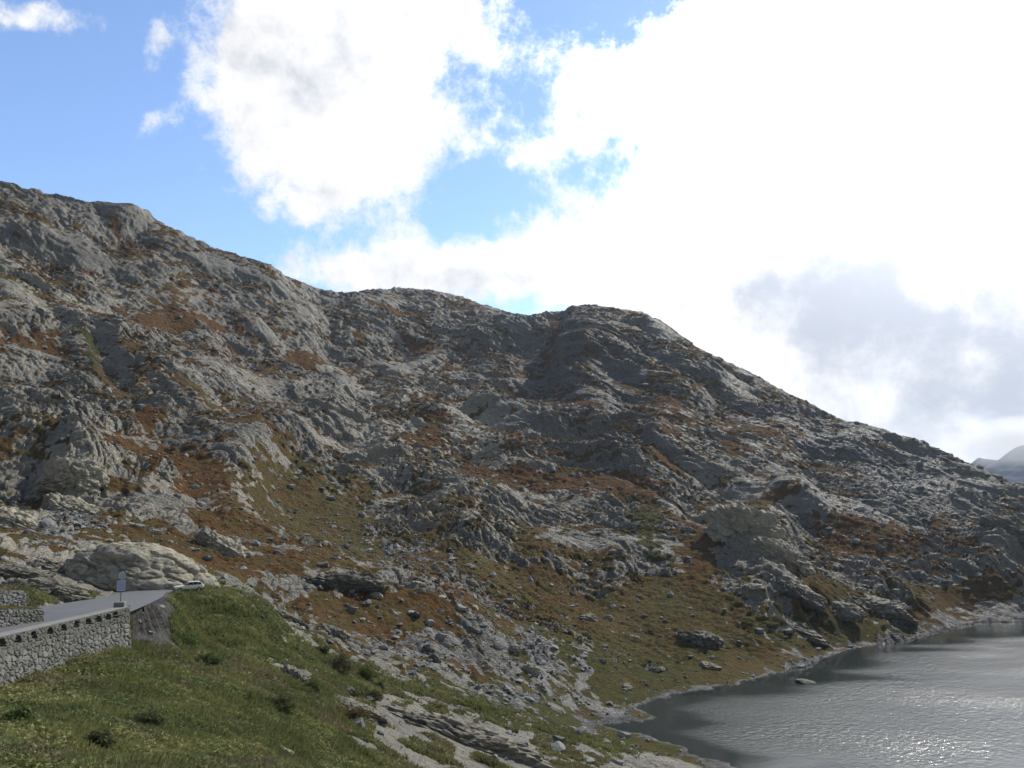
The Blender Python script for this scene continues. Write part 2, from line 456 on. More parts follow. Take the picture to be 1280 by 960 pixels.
hue = np.where(near > .5, np.maximum(hue, .7), hue) + .12 * sstep(420, 200, Rg)

scree = np.zeros_like(PX)
for px, py, rx, ry, ang, am in ((90, 655, 45, 30, 20, 1), (60, 680, 40, 20, 10, .8), (520, 690, 110, 20, 22, .9), (600, 740, 60, 22, 20, .6), (660, 830, 50, 40, 35, 1), (600, 790, 60, 30, 20, .8),
                                (1120, 600, 130, 50, 22, .5), (1060, 660, 60, 30, 20, .3), (1150, 720, 90, 16, 4, .6), (560, 810, 80, 24, 15, .6), (690, 770, 40, 14, 10, .6),
                                (670, 870, 70, 14, 10, .9), (780, 893, 40, 12, 0, 1), (440, 760, 60, 14, 15, .5), (730, 830, 20, 30, -10, .5), (185, 790, 22, 28, 0, .05)):
    scree = np.maximum(scree, blob(px, py, rx, ry, ang) * am)
tone = np.full_like(PX, .5)
for px, py, rx, ry, ang, am in ((540, 520, 120, 50, 20, .45), (470, 570, 60, 40, 25, .3), (60, 360, 110, 60, 10, .25), (90, 590, 60, 40, 10, .3), (300, 600, 50, 40, 0, .3),
                                (560, 640, 80, 40, 0, .3), (940, 660, 60, 45, 25, .45), (980, 775, 70, 20, 18, .4), (500, 850, 220, 70, 15, -.12), (60, 680, 120, 50, 0, .45),
                                (270, 570, 60, 24, 10, -.35), (345, 545, 40, 30, 0, -.4), (170, 300, 80, 40, 0, -.3), (760, 470, 110, 70, 0, -.38), (790, 560, 60, 30, 0, -.2),  # the dark blob under the left peak paints its shade into the rock tone
                                (1050, 560, 220, 70, 20, -.34), (1000, 640, 60, 14, 25, -.3), (192, 786, 34, 40, 0, -2.8), (900, 800, 60, 24, 0, -.2), (640, 410, 80, 40, 0, -.15)):  # the deepest blob paints the shade of the hollow at the wall end
    tone += blob(px, py, rx, ry, ang) * am

# big forms standing out of (or cut into) the slope, metres along the normal
relief = np.zeros_like(PX)
for px, py, rx, ry, ang, am in ((92, 590, 34, 26, 10, 5), (60, 560, 60, 16, 15, 3), (145, 455, 14, 70, -32, -7), (175, 500, 16, 60, -35, 6), (280, 560, 60, 30, 10, 9), (345, 540, 50, 35, 0, 8),
                                (170, 285, 60, 22, 0, -6), (175, 262, 40, 10, 0, 6), (720, 430, 50, 60, 15, 16), (692, 425, 14, 60, 18, -7), (745, 490, 34, 26, 10, 6), (790, 555, 55, 24, 0, 8),
                                (600, 640, 60, 35, 5, 6), (640, 570, 40, 14, 0, 5), (830, 620, 36, 34, 10, 5), (950, 660, 50, 40, 30, 7), (990, 622, 60, 10, 28, 5), (300, 600, 45, 40, 5, 6),
                                (560, 740, 60, 20, 10, 1.5), (770, 700, 30, 30, 0, 3.5), (690, 680, 40, 30, 20, 3), (515, 585, 50, 20, 25, 4), (450, 510, 30, 60, 20, -4), (1255, 665, 30, 16, 25, 4),
                                (520, 400, 60, 30, 10, 6), (620, 470, 40, 40, 40, 6), (860, 480, 40, 40, 30, 5)):
    relief += blob(px, py, rx, ry, ang, 3.0) * am
print('paint', time.time() - T0)

# ------------------------------------------------------------------ rock relief
bn = np.array([.42, .05, .90]); bn /= np.linalg.norm(bn)
t1 = np.array([1, -.74, -.42]); t1 -= bn * (t1 @ bn); t1 /= np.linalg.norm(t1); t2 = np.cross(bn, t1)
Wx, Wy, Wz = X.astype(F32), Y.astype(F32), Z.astype(F32)
S = bn[0] * Wx + bn[1] * Wy + bn[2] * Wz
U = t1[0] * Wx + t1[1] * Wy + t1[2] * Wz
V = t2[0] * Wx + t2[1] * Wy + t2[2] * Wz
cell = np.maximum(Rg * (th[1] - th[0]), np.gradient(rs)[:, None])
dist_w = .16 + .84 * sstep(75, 210, Rg)         # the near ground is calmer
wob = perlin(Wx / 37, Wy / 37, Wz / 37) * 6 + perlin(Wx / 13 + 9, Wy / 13, Wz / 13) * 2.2
disp = np.zeros_like(Wx)
big = perlin(Wx / 95, Wy / 95, Wz / 95) * 8 + perlin(Wx / 48 + 5, Wy / 48, Wz / 48) * 5.5
for lam, amp, mode in ((30, 2.2, 1), (14, 1.0, 1), (6.5, .62, 1), (3.4, .5, 0), (1.8, .42, 0), (.95, .24, 0)):
    sel = np.where((cell * 1.9 < lam).any(1))[0]
    i0, i1 = sel.min(), sel.max() + 1
    sl = slice(i0, i1)
    fade = sstep(1.7, 2.6, lam / cell[sl])
    p = perlin(U[sl] / (lam * 1.3) + 3.1 * lam, V[sl] / (lam * 1.3), (S[sl] + wob[sl]) / (lam * .36))
    if mode == 1: p = (.36 - np.abs(p)) * -1.7     # billows: round backs, sharp creases
    disp[sl] += (p * amp * fade).astype(F32)
for lam, amp, sd in ((17, 1.3, 3), (7.5, 1.0, 11), (3.6, .8, 27), (1.9, .5, 41)):
    sel = np.where((cell * 2.2 < lam).any(1))[0]; sl = slice(sel.min(), sel.max() + 1)
    fade = sstep(2.0, 3.2, lam / cell[sl])
    rv, gap, _ = cells((U[sl] + wob[sl] * .6) / (lam * 1.9), (S[sl] * 1.7 + V[sl] * .45 + wob[sl]) / (lam * .62), sd)
    disp[sl] += ((rv - .5) * amp - .85 * amp * (1 - sstep(0, .16, gap))).astype(F32) * fade
print('rock', time.time() - T0)
far = sstep(170, 300, Rg)
ac = (.72 * Wx + .69 * Wy + wob * 1.2) / 46; al = (.69 * Wx - .72 * Wy) / 170
gul = np.abs(perlin(ac, al, 0 * Wx + 2)) * 2.4 - .45
big = big + far * np.clip(gul, -.5, .9) * 5.5 * (.7 + .6 * perlin(Wx / 130, Wy / 130, 0 * Wx + 8))
for stp, am, ms in ((27, 3.6, 60), (10.5, 1.7, 28), (5.2, .95, 15)):
    fr_ = (S + wob * stp / 9) / stp + perlin(Wx / (stp * 2.2), Wy / (stp * 2.2), Wz / (stp * 2.2)) * .8
    fr_ = fr_ - np.floor(fr_)
    prof = np.where(fr_ < .14, fr_ / .14, (1 - fr_) / .86)
    disp += ((prof - .5) * am * np.clip(.55 + 1.1 * perlin(Wx / ms + 3, Wy / ms, Wz / ms), 0, 1.3) * (.25 + .75 * far)).astype(F32)
lowness = -disp / 4.5 - big / 30.0
edge = perlin(Wx / 17 + 3, Wy / 17, Wz / 17) * .42 + perlin(Wx / 6 + 1, Wy / 6, Wz / 6) * .42 + perlin(Wx / 2.4, Wy / 2.4 + 2, Wz / 2.4) * .36
base_t = .06 + .10 * sstep(330, 200, Rg) - .12 * sstep(900, 1200, PX)
G = sstep(.24, .72, turf * .74 + base_t + edge * .95 + np.clip(lowness, -.6, .6) * .55)
tuss = perlin(Wx / 2.6, Wy / 2.6, Wz / 2.6) * .42 + perlin(Wx / 1.2, Wy / 1.2, Wz / 1.2) * .28
stones = np.zeros_like(disp)
sl = slice(0, int(np.searchsorted(rs, 700)))
rv, gap, r2 = cells(Wx[sl] / 2.4, Wy[sl] / 2.4, 5)
stones[sl] = sstep(0, .35, gap) * (rv * 1.2)
slab = sstep(.02, .42, perlin(Wx / 42 + 11, Wy / 42, Wz / 30) + .5 * perlin(Wx / 18, Wy / 18 + 4, Wz / 14))
hum = sstep(125, 90, Rg) * (perlin(Wx / 3.6, Wy / 3.6 + 8, 0 * Wx) * .30 + perlin(Wx / 1.5, Wy / 1.5, 0 * Wx + 3) * .15)
D = relief * 1.0 + (big + disp * (1 - .74 * G) * (1 - .55 * scree) * (1 - .62 * slab) + stones * scree * (1 - G) + tuss * G) * dist_w + hum * G
# shoreline distance
def poly_sd(x, y, poly):
    d = np.full(x.shape, 1e9, F32); ins = np.zeros(x.shape, bool)
    n = len(poly)
    for i in range(n):
        ax, ay = poly[i]; bx, by = poly[(i + 1) % n]
        ex, ey = bx - ax, by - ay
        tt = np.clip(((x - ax) * ex + (y - ay) * ey) / (ex * ex + ey * ey), 0, 1)
        d = np.minimum(d, np.hypot(x - ax - tt * ex, y - ay - tt * ey))
        with np.errstate(divide='ignore', invalid='ignore'):
            ins ^= ((ay > y) != (by > y)) & (x < (bx - ax) * (y - ay) / (by - ay) + ax)
    return np.where(ins, -d, d)


lo, hi = int(np.searchsorted(rs, 55)), int(np.searchsorted(rs, 460))
SD = np.full_like(X, 99.0)
wx = perlin(Wx[lo:hi] / 6, Wy[lo:hi] / 6, 0 * Wx[lo:hi]) * 2.2 + perlin(Wx[lo:hi] / 2, Wy[lo:hi] / 2, 0 * Wx[lo:hi] + 4) * .9
SD[lo:hi] = poly_sd(X[lo:hi], Y[lo:hi], shore) + wx
shore_w = sstep(0, 26, SD)
D = D * np.where(SD > 0, .12 + .88 * shore_w, .1)
Xd, Yd, Zd = X + NX * D, Y + NY * D, Z + NZ * D
P_ = np.stack([Xd, Yd, Zd], -1)
a_ = np.zeros_like(P_); b_ = np.zeros_like(P_)
a_[3:-3] = P_[6:] - P_[:-6]; b_[:, 3:-3] = P_[:, 6:] - P_[:, :-6]
nv_ = np.cross(b_, a_); nz_ = nv_[..., 2] / np.maximum(np.linalg.norm(nv_, axis=-1), 1e-9)
del P_, a_, b_, nv_
veg = (nz_ - NZ) * 2.2 + perlin(Wx / 11, Wy / 11 + 6, Wz / 11) * .42 + perlin(Wx / 45 + 2, Wy / 45, Wz / 45) * .5 + perlin(Wx / 3.5, Wy / 3.5, Wz / 3.5) * .36
veg += .30 - .14 * sstep(420, 650, Rg) - .12 * sstep(900, 1150, PX) - .5 * sstep(150, 100, Rg)
G = np.maximum(G, sstep(.12, .42, veg) * .92 * (1 - .6 * scree))
# skyline: lift or lower the crest so that it runs where the real one does
Ed = (Zd - CZ) / np.hypot(Xd, Yd)
spx = SL[:, 0]; sth, se = ray(spx, SL[:, 1])
target = np.interp(th, sth, se)
rr_th = np.interp(th, ray(RR[:, 0], np.full(len(RR), 400.))[0], RR[:, 1])
top = Ed.max(0)
kern = np.exp(-np.linspace(-2, 2, 41) ** 2); kern /= kern.sum()
delta = np.convolve(np.pad(target - top, 20, 'edge'), kern, 'valid')
delta2 = np.clip(delta, -.03, .03)
Zd += Rg * delta2[None] * sstep(.55, .95, Rg / rr_th[None])
# lake bed and bank
bank = .10 + .10 * np.maximum(SD, 0)
Zd = np.where((SD > 0) & (SD < 40), np.maximum(Zd, bank * 1.0), Zd)
shn = perlin(Wx / 9, Wy / 9 + 3, 0 * Wx) + .5 * perlin(Wx / 3, Wy / 3, 0 * Wx)
cap_ = .25 + .035 * np.maximum(SD - 4, 0) ** 2 + np.maximum(SD, 0) * (.42 + .3 * np.clip(shn, -.5, 1)) + .9 * np.clip(shn, 0, 1) * sstep(.3, 2, SD)
Zd = np.where(SD > 0, np.where(SD < 60, np.minimum(Zd, cap_), Zd), np.maximum(-.15 + SD * .28, -5.0))
G = np.where(SD < .5, 0, G * sstep(.3, 1.6, SD - 2.4 * np.clip(shn, 0, 1)))
wet = sstep(7, 2.4, SD + 2 * shn) * (SD < 12)
tone = tone - .95 * wet - .2 * sstep(10, 3, SD)
scree = np.maximum(scree * sstep(.5, 6, SD), sstep(5, 1, SD) * .45 * sstep(-.1, .35, shn))

# ------------------------------------------------------------------ road
WALL_PX = [(-75, 812, 44), (-40, 803, 47), (0, 793, 50.5), (30, 787, 53), (60, 780.5, 56), (90, 774, 59), (120, 767, 62), (145, 761, 64.5), (160, 757, 66.5)]
wall_top = np.array([point(*q) for q in WALL_PX])
fx_ = np.polyfit(wall_top[:, 1], wall_top[:, 0], 2); fz_ = np.polyfit(wall_top[:, 1], wall_top[:, 2], 2)
wall_top[:, 0] = np.polyval(fx_, wall_top[:, 1]); wall_top[:, 2] = np.polyval(fz_, wall_top[:, 1])
edge_r = [(-20, 24, -7.2)] + [(p[0], p[1], p[2] - CZ - .42) for p in wall_top]
bx, by, bz = edge_r[-1]
edge_r += [(-32.2, 74, -8.65), (-37.6, 89, -9.8), (-40.6, 97, -10.25), (-40.9, 100.6, -10.45), (-39.4, 102.4, -10.6), (-36.5, 104, -10.9), (-32.5, 106, -11.8), (-29, 108, -12.8)]
edge_r = np.array(edge_r)


def densify(p, step=1.0):
    """Catmull-Rom through the points, evenly spaced"""
    q = [p[0]]
    P = np.concatenate([[2 * p[0] - p[1]], p, [2 * p[-1] - p[-2]]])
    for i in range(1, len(P) - 2):
        n = max(2, int(np.linalg.norm(P[i + 1] - P[i]) / step))
        for k in range(1, n + 1):
            t = k / n
            q.append(.5 * (2 * P[i] + (P[i + 1] - P[i - 1]) * t + (2 * P[i - 1] - 5 * P[i] + 4 * P[i + 1] - P[i + 2]) * t * t +
                           (3 * P[i] - P[i - 1] - 3 * P[i + 1] + P[i + 2]) * t ** 3))
    return np.array(q)


er = densify(edge_r)
tan = np.gradient(er[:, :2], axis=0); tan /= np.linalg.norm(tan, axis=1)[:, None]
left = np.stack([-tan[:, 1], tan[:, 0]], 1)
wid = np.interp(er[:, 1], [20, 45, 60, 72, 85, 100, 120], [8, 12.5, 9.5, 7.6, 6.2, 5.6, 5.2])
bl_ = sstep(88, 98, er[:, 1])[:, None]; dv_ = left * bl_ + np.array([-1., .06]) * (1 - bl_); dv_ /= np.linalg.norm(dv_, axis=1)[:, None]
el = er.copy(); el[:, :2] += dv_ * wid[:, None]
cen = (er + el) / 2
# flatten the terrain under the road
lo, hi = int(np.searchsorted(rs, 18)), int(np.searchsorted(rs, 140)); cj = int(np.searchsorted(th, R(-2)))
xs, ys = Xd[lo:hi, :cj], Yd[lo:hi, :cj]
best = np.full(xs.shape, 1e9); off = np.zeros(xs.shape); rz = np.zeros(xs.shape); rw = np.zeros(xs.shape); ry = np.zeros(xs.shape)
for i in range(len(er) - 1):
    ax, ay = er[i, :2]; ex, ey = er[i + 1, :2] - er[i, :2]
    tt = np.clip(((xs - ax) * ex + (ys - ay) * ey) / (ex * ex + ey * ey), 0, 1)
    d = np.hypot(xs - ax - tt * ex, ys - ay - tt * ey)
    side = ex * (ys - ay) - ey * (xs - ax)          # > 0: left of the edge, on the road
    m = d < best
    best = np.where(m, d, best); off = np.where(m, np.where(side > 0, d, -d), off)
    rz = np.where(m, er[i, 2] + tt * (er[i + 1, 2] - er[i, 2]), rz); rw = np.where(m, wid[i], rw); ry = np.where(m, ay, ry)
fl = np.where(off < 0, 0 * off, sstep(rw + 4.5, rw + .4, off))
soft = sstep(65.5, 74, ry)
lo_e = .15 * (1 - soft) - 3.4 * soft; hi_e = .42 * (1 - soft) - .2 * soft
fl = np.where(off < np.maximum(hi_e, 0), sstep(0, 1, (off - lo_e) / (hi_e - lo_e)), fl)
fl0 = fl
sub = Zd[lo:hi, :cj]
tgt = CZ + rz - .10 + np.where(fl < .96, soft * (perlin(xs / 1.6, ys / 1.6, xs * 0) * .5 + perlin(xs / .6, ys / .6, xs * 0) * .22), 0)
tgt = np.where(ry > 103, np.minimum(tgt, sub), tgt)
Zd[lo:hi, :cj] = sub * (1 - fl) + tgt * fl
G[lo:hi, :cj] *= 1 - .95 * sstep(.8, 1, fl)
ROADMASK = np.zeros_like(Zd); ROADMASK[lo:hi, :cj] = sstep(.85, 1, fl)

verts = np.stack([Xd, Yd, Zd], -1).reshape(-1, 3)
idx = np.arange(NR * NC).reshape(NR, NC)
faces = np.stack([idx[:-1, :-1], idx[:-1, 1:], idx[1:, 1:], idx[1:, :-1]], -1).reshape(-1, 4)
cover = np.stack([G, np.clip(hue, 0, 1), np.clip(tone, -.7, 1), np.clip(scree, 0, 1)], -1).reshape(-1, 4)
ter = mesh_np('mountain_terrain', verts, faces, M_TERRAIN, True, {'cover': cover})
props(ter, 'grey rocky mountainside with rust and green turf above the lake', kind='structure')
print('terrain', time.time() - T0, len(verts))

# lookup: first terrain point the sight line through a picture point meets
EV = np.maximum.accumulate((Zd - CZ) / np.hypot(Xd, Yd), 0)


def hit(px, py):
    t_, e_ = ray(px, py); j = int(np.clip(round((float(t_) - th[0]) / (th[1] - th[0])), 0, NC - 1))
    i = int(np.searchsorted(EV[:, j], float(e_)))
    i = min(i, NR - 1)
    return np.array([Xd[i, j], Yd[i, j], Zd[i, j]]), i, j


def ground_z(x, y):
    r = math.hypot(x, y); i = np.clip(np.searchsorted(rs, r), 1, NR - 1); f = (r - rs[i - 1]) / (rs[i] - rs[i - 1])
    j = int(np.clip(round((math.atan2(x, y) - th[0]) / (th[1] - th[0])), 0, NC - 1))
    return float(Zd[i - 1, j] * (1 - f) + Zd[i, j] * f)

#PARTS_BEGIN
# ------------------------------------------------------------------ lake
lt = np.concatenate([np.linspace(R(-8), R(4), 60, False), np.linspace(R(4), R(38), 820, False), np.linspace(R(38), R(56), 90)])
lr = np.concatenate([np.geomspace(50, 100, 40, False), 1 / np.linspace(1 / 100, 1 / 310, 560, False), np.geomspace(310, 900, 50)])
LR, LT = np.meshgrid(lr, lt, indexing='ij')
LX, LY = LR * np.sin(LT), LR * np.cos(LT)
lsd = -poly_sd(LX, LY, shore)
calm = sstep(24, 3, lsd - perlin(LX / 30, LY / 9, 0 * LX) * 16)
gst = .5 + .7 * sstep(-.35, .45, perlin(LX / 60, LY / 22, 0 * LX + 5) + .5 * perlin(LX / 24, LY / 9, 0 * LX))
ca_, sa_ = math.cos(R(-25)), math.sin(R(-25))
wu, wv = LX * ca_ - LY * sa_, LX * sa_ + LY * ca_
wav = perlin(wu / 2.2, wv / 1.7, 0 * LX + 1) * .026 + perlin(wu / 1.0, wv / .85, 0 * LX + 7) * .046 + perlin(wu / .55 + 4, wv / .48, 0 * LX) * .032
wav = wav * gst * (1 - .96 * calm) * sstep(80, 100, LR) * sstep(330, 290, LR)
lv = np.stack([LX, LY, wav], -1).reshape(-1, 3)
li_ = np.arange(LX.size).reshape(LX.shape)
lf = np.stack([li_[:-1, :-1], li_[:-1, 1:], li_[1:, 1:], li_[1:, :-1]], -1)
keep = (lsd[:-1, :-1] > -14)
lf = lf[keep]
used = np.unique(lf); remap = np.zeros(LX.size, np.int64); remap[used] = np.arange(len(used))
mt, t, out = new_mat('lake_water')
pos = t.n('ShaderNodeNewGeometry').outputs['Position']
cm = t.n('ShaderNodeSeparateColor', {0: t.n('ShaderNodeAttribute', attribute_name='calm').outputs['Color']}).outputs[0]
gust = t.noise(t.n('ShaderNodeMapping', {'Vector': pos, 'Scale': (.018, .05, 1)}).outputs[0], 1.0, 4, .6)
amp = t.m('MULTIPLY', t.m('SUBTRACT', 1.0, t.m('MULTIPLY', cm, .94)), t.n('ShaderNodeMapRange', {0: gust, 1: .35, 2: .65, 3: .55, 4: 1.15}).outputs[0])
stre = t.n('ShaderNodeMapping', {'Vector': pos, 'Scale': (.8, 1.25, 1), 'Rotation': (0, 0, R(-25))}).outputs[0]
w1 = t.noise(stre, .55, 3, .6, .6); w2 = t.noise(stre, 1.7, 4, .65, .4)
nrm = bump_chain(t, [(t.m('MULTIPLY', w2, amp), .16, .5), (t.m('MULTIPLY', t.noise(stre, 4.5, 3, .6), amp), .06, .6)])
b = t.n('ShaderNodeBsdfPrincipled', {'Base Color': (.030, .036, .032, 1), 'Roughness': t.m('ADD', .04, t.m('MULTIPLY', amp, .12)), 'IOR': 1.33, 'Specular IOR Level': .5, 'Normal': nrm})
t.t.links.new(b.outputs[0], out.inputs[0])
lake = mesh_np('lake_water', lv[used], remap[lf], mt, True, {'calm': np.repeat(calm.reshape(-1, 1), 4, 1)[used]})
props(lake, 'dark rippled mountain lake glittering under the bright clouds', kind='structure')

# ------------------------------------------------------------------ road
mt, t, out = new_mat('asphalt')
pos = t.n('ShaderNodeNewGeometry').outputs['Position']
c = t.mix(t.noise(pos, .5, 6, .65), (.098, .100, .100), (.155, .157, .153))
c = t.mix(t.m('MULTIPLY', t.ramp(t.noise(t.n('ShaderNodeMapping', {'Vector': pos, 'Scale': (1.2, .09, 1)}).outputs[0], 1, 4, .6), .5, .68), .5), c, (.07, .073, .078))
c = t.mix(t.m('MULTIPLY', t.noise(pos, 40, 2, .5), .35), c, (.06, .06, .062))
b = t.n('ShaderNodeBsdfPrincipled', {'Base Color': c, 'Roughness': .82, 'Specular IOR Level': .3, 'Normal': bump_chain(t, [(t.noise(pos, 60, 3, .6), .012, .5)])})
t.t.links.new(b.outputs[0], out.inputs[0]); M_ASPH = mt
m = ((er[:, 1] < 50) | (er[:, 1] >= 0)) & (np.arange(len(er)) < len(er) - 2)
a_, b_ = er[m], el[m]
NW = 9
rv_ = np.stack([a_ + (b_ - a_) * k / (NW - 1) for k in range(NW)], 1); rv_[..., 2] += CZ
crown = np.sin(np.linspace(0, math.pi, NW)) * .05
rv_[..., 2] += crown[None]
rv_[:, 0, 2] -= .05; rv_[:, -1, 2] -= .06
ri = np.arange(rv_.shape[0] * NW).reshape(-1, NW)
rf = np.stack([ri[:-1, 1:], ri[:-1, :-1], ri[1:, :-1], ri[1:, 1:]], -1).reshape(-1, 4)
props(mesh_np('road', rv_.reshape(-1, 3), rf, M_ASPH, True), 'narrow worn grey asphalt pass road bending behind the stone wall', kind='structure')

# ------------------------------------------------------------------ stone walls
def stone_mat():
    mt, t, out = new_mat('wall_masonry')
    pos = t.n('ShaderNodeNewGeometry').outputs['Position']
    at = t.n('ShaderNodeAttribute', attribute_name='stone')
    s_ = t.n('ShaderNodeSeparateColor', {0: at.outputs['Color']})
    c = t.mix(s_.outputs[0], (.09, .092, .084), (.235, .226, .196))
    c = t.mix(t.m('MULTIPLY', t.noise(pos, 3.0, 5, .7), .5), c, (.17, .165, .13))
    c = t.mix(t.m('MULTIPLY', t.ramp(t.noise(pos, .8, 5, .7), .48, .66), .5), c, (.12, .115, .065))
    c = t.mix(s_.outputs[1], (.075, .072, .06), c)
    c = t.mix(t.m('MULTIPLY', s_.outputs[2], .55), c, (.085, .082, .064))
    b = t.n('ShaderNodeBsdfPrincipled', {'Base Color': c, 'Roughness': .9, 'Specular IOR Level': .25, 'Normal': bump_chain(t, [(t.noise(pos, 9, 5, .7), .06, .8)])})
    t.t.links.new(b.outputs[0], out.inputs[0]); return mt


M_WALL = stone_mat()
M_COPE = plain('coping_concrete', (.20, .197, .178), .9, spec=.2, var=.35, vscale=2.5)
M_CONC = plain('old_concrete', (.19, .188, .17), .9, spec=.2, var=.35, vscale=4)


def masonry(name, top, drop, thick, batter=.12, step=.075, stone=.42, band=0.0, niches=(), parent=None, seed=2):
    """top: outer top edge (n,3), wall body to its left; returns object"""
    top = densify(np.array(top), step)
    tg = np.gradient(top[:, :2], axis=0); tg /= np.linalg.norm(tg, axis=1)[:, None]
    lft = np.stack([-tg[:, 1], tg[:, 0]], 1)
    back = top.copy(); back[:, :2] += lft * thick
    ncap = max(2, int(thick / step))
    capA = np.array([top[-1] + (back[-1] - top[-1]) * k / ncap for k in range(1, ncap)])
    capB = np.array([back[0] + (top[0] - back[0]) * k / ncap for k in range(1, ncap)])
    loop = np.concatenate([top, capA, back[::-1], capB])
    nout = np.concatenate([-lft, np.repeat(tg[-1:], len(capA), 0), lft[::-1], np.repeat(-tg[:1], len(capB), 0)])
    arc = np.concatenate([[0], np.cumsum(np.linalg.norm(np.diff(loop[:, :2], axis=0), axis=1))])
    nv = int(drop / step) + 1
    dep = np.linspace(0, drop, nv)
    AR, DP = np.meshgrid(arc, dep)
    wob = perlin(AR * .9, DP * .9, AR * 0 + seed) * .22
    rv, gap, r2 = cells((AR + wob) / (stone * 1.25), (DP + wob * .7) / (stone * .8), seed)
    bulge = sstep(0, .28, gap) * (.05 + .06 * r2) + perlin(AR * 5, DP * 5, AR * 0) * .018
    inb = sstep(band + .12, band - .1, DP) if band else np.zeros_like(DP)
    bulge = bulge * (1 - .3 * inb) + .03 * inb
    for s0, wd, ht in niches:
        x = (AR - s0) / (wd / 2); y = (DP - .10) / ht
        inside = (np.abs(x) < 1) & (y > np.where(np.abs(x) < 1, .42 * (1 - np.sqrt(np.clip(1 - x * x, 0, 1))), 9)) & (y < 1)
        bulge = np.where(inside & (AR < arc[len(top) - 1]), -.26, bulge)
    off = bulge + DP * batter
    V = np.stack([np.repeat(loop[None, :, 0], nv, 0) + nout[None, :, 0] * off, np.repeat(loop[None, :, 1], nv, 0) + nout[None, :, 1] * off,
                  np.repeat(loop[None, :, 2], nv, 0) - DP], -1)
    n = len(loop); ii = np.arange(nv * n).reshape(nv, n); nx = np.roll(ii, -1, 1)
    f = np.stack([ii[:-1], ii[1:], nx[1:], nx[:-1]], -1).reshape(-1, 4)
    m_ = len(top); cap = []
    for i in range(m_ - 1):
        j0 = m_ + len(capA) + (m_ - 1 - i); cap.append((i, i + 1, j0 - 1, j0))
    f = np.concatenate([f, np.array(cap)])
    at = np.stack([rv, sstep(.0, .12, gap), inb, np.ones_like(rv)], -1).reshape(-1, 4)
    o = mesh_np(name, V.reshape(-1, 3), f, M_WALL, False, {'stone': at})
    if parent: o.parent = parent
    return o


def coping(name, top, thick, h, over, mat, parent):
    top = densify(np.array(top), .5)
    tg = np.gradient(top[:, :2], axis=0); tg /= np.linalg.norm(tg, axis=1)[:, None]
    lft = np.stack([-tg[:, 1], tg[:, 0]], 1)
    a = top.copy(); a[:, :2] -= lft * over; b = top.copy(); b[:, :2] += lft * (thick + over)
    a[:, 2] -= .012; b[:, 2] -= .012
    jit = perlin(top[:, 0] * 1.7, top[:, 1] * 1.7, top[:, 2] * 0) * .02
    V = np.stack([a, a + [0, 0, h], b + [0, 0, h], b], 1); V[:, 1:3, 2] += jit[:, None]
    n = len(top); ii = np.arange(n * 4).reshape(n, 4)
    f = np.concatenate([np.stack([ii[:-1, k], ii[1:, k], ii[1:, (k + 1) % 4], ii[:-1, (k + 1) % 4]], -1) for k in range(4)] + [ii[:1, ::-1], ii[-1:]])
    o = mesh_np(name, V.reshape(-1, 3), f, mat, False); o.parent = parent
    bv = o.modifiers.new('bevel', 'BEVEL'); bv.width = .03; bv.segments = 2
    return o


wt = wall_top.copy(); wt[:, 2] -= .11
dl = densify(wt, .075); arcs = np.concatenate([[0], np.cumsum(np.linalg.norm(np.diff(dl[:, :2], axis=0), axis=1))])
pxs = project(dl[:, 0], dl[:, 1], dl[:, 2])[0]
nic = [(float(np.interp(p, pxs, arcs)), .70, .42) for p in (-38, -18, 1, 20.8, 40.5, 61, 78, 94, 108.7, 121.4, 133.4, 143)]
wall = masonry('stone_retaining_wall', wt, 5.6, .62, .10, .075, .40, .95, nic)
props(wall, 'curved grey rubble stone retaining wall with a row of small arched openings below its coping, under the road', 'stone wall')
coping('coping', wt, .62, .11, .04, M_COPE, wall)
e_ = wall_top[-1]; lf_ = left[np.argmin(np.abs(er[:, 1] - e_[1]))]
pd = e_[:2] + lf_ * .45 - np.array([0, .35])
mb = MB(); mb.box((pd[0], pd[1], e_[2] + .13), (.72, .8, .42), .2)
mb.build('end_block', M_CONC, wall, .06)

# the low terraced wall inside the bend
g0 = point(54, 762.5, 62.5); g1 = point(20, 762, 60.5); g2 = point(-40, 762.5, 57)
low = masonry('terrace_wall', [g2, g1, g0], 3.2, 3.4, .05, .075, .30, 0, (), None, 9)
props(low, 'low rubble stone terrace wall inside the road bend at the left edge, mortared grey stones', 'stone wall')
u0 = point(33.5, 738.5, 67.5); u1 = point(10, 738, 66); u2 = point(-45, 738.5, 62)
upw = masonry('parapet_wall', [u2, u1, u0], 1.9, .7, .02, .07, .30, 0, (), None, 21)
props(upw, 'short pale stone parapet with a squared end standing above the terrace wall', 'stone wall')
# turf on the terrace between both walls
q = densify(np.array([g2, g1, g0]), .6); qq = densify(np.array([u2, u1, u0]), .6); k_ = min(len(q), len(qq))
q = q[np.linspace(0, len(q) - 1, 24).astype(int)]; qd = q[-1] - q[0]; qd /= np.linalg.norm(qd[:2]); qq = q + np.array([-qd[1], qd[0], 0]) * 3.35 + [0, 0, 1.25]
tv = np.stack([q + np.array([0, 0, .05]) if s == 0 else (q * (1 - s) + qq * s) * [1, 1, 0] + np.array([0, 0, 1]) * ((q[:, 2] + .15) * (1 - s) + (qq[:, 2] - .95) * s)[:, None]
               for s in np.linspace(0, 1, 8)], 1)
tv[..., 2] += perlin(tv[..., 0], tv[..., 1], tv[..., 2] * 0) * .12
ti = np.arange(tv.shape[0] * 8).reshape(-1, 8)
tf = np.stack([ti[:-1, :-1], ti[1:, :-1], ti[1:, 1:], ti[:-1, 1:]], -1).reshape(-1, 4)
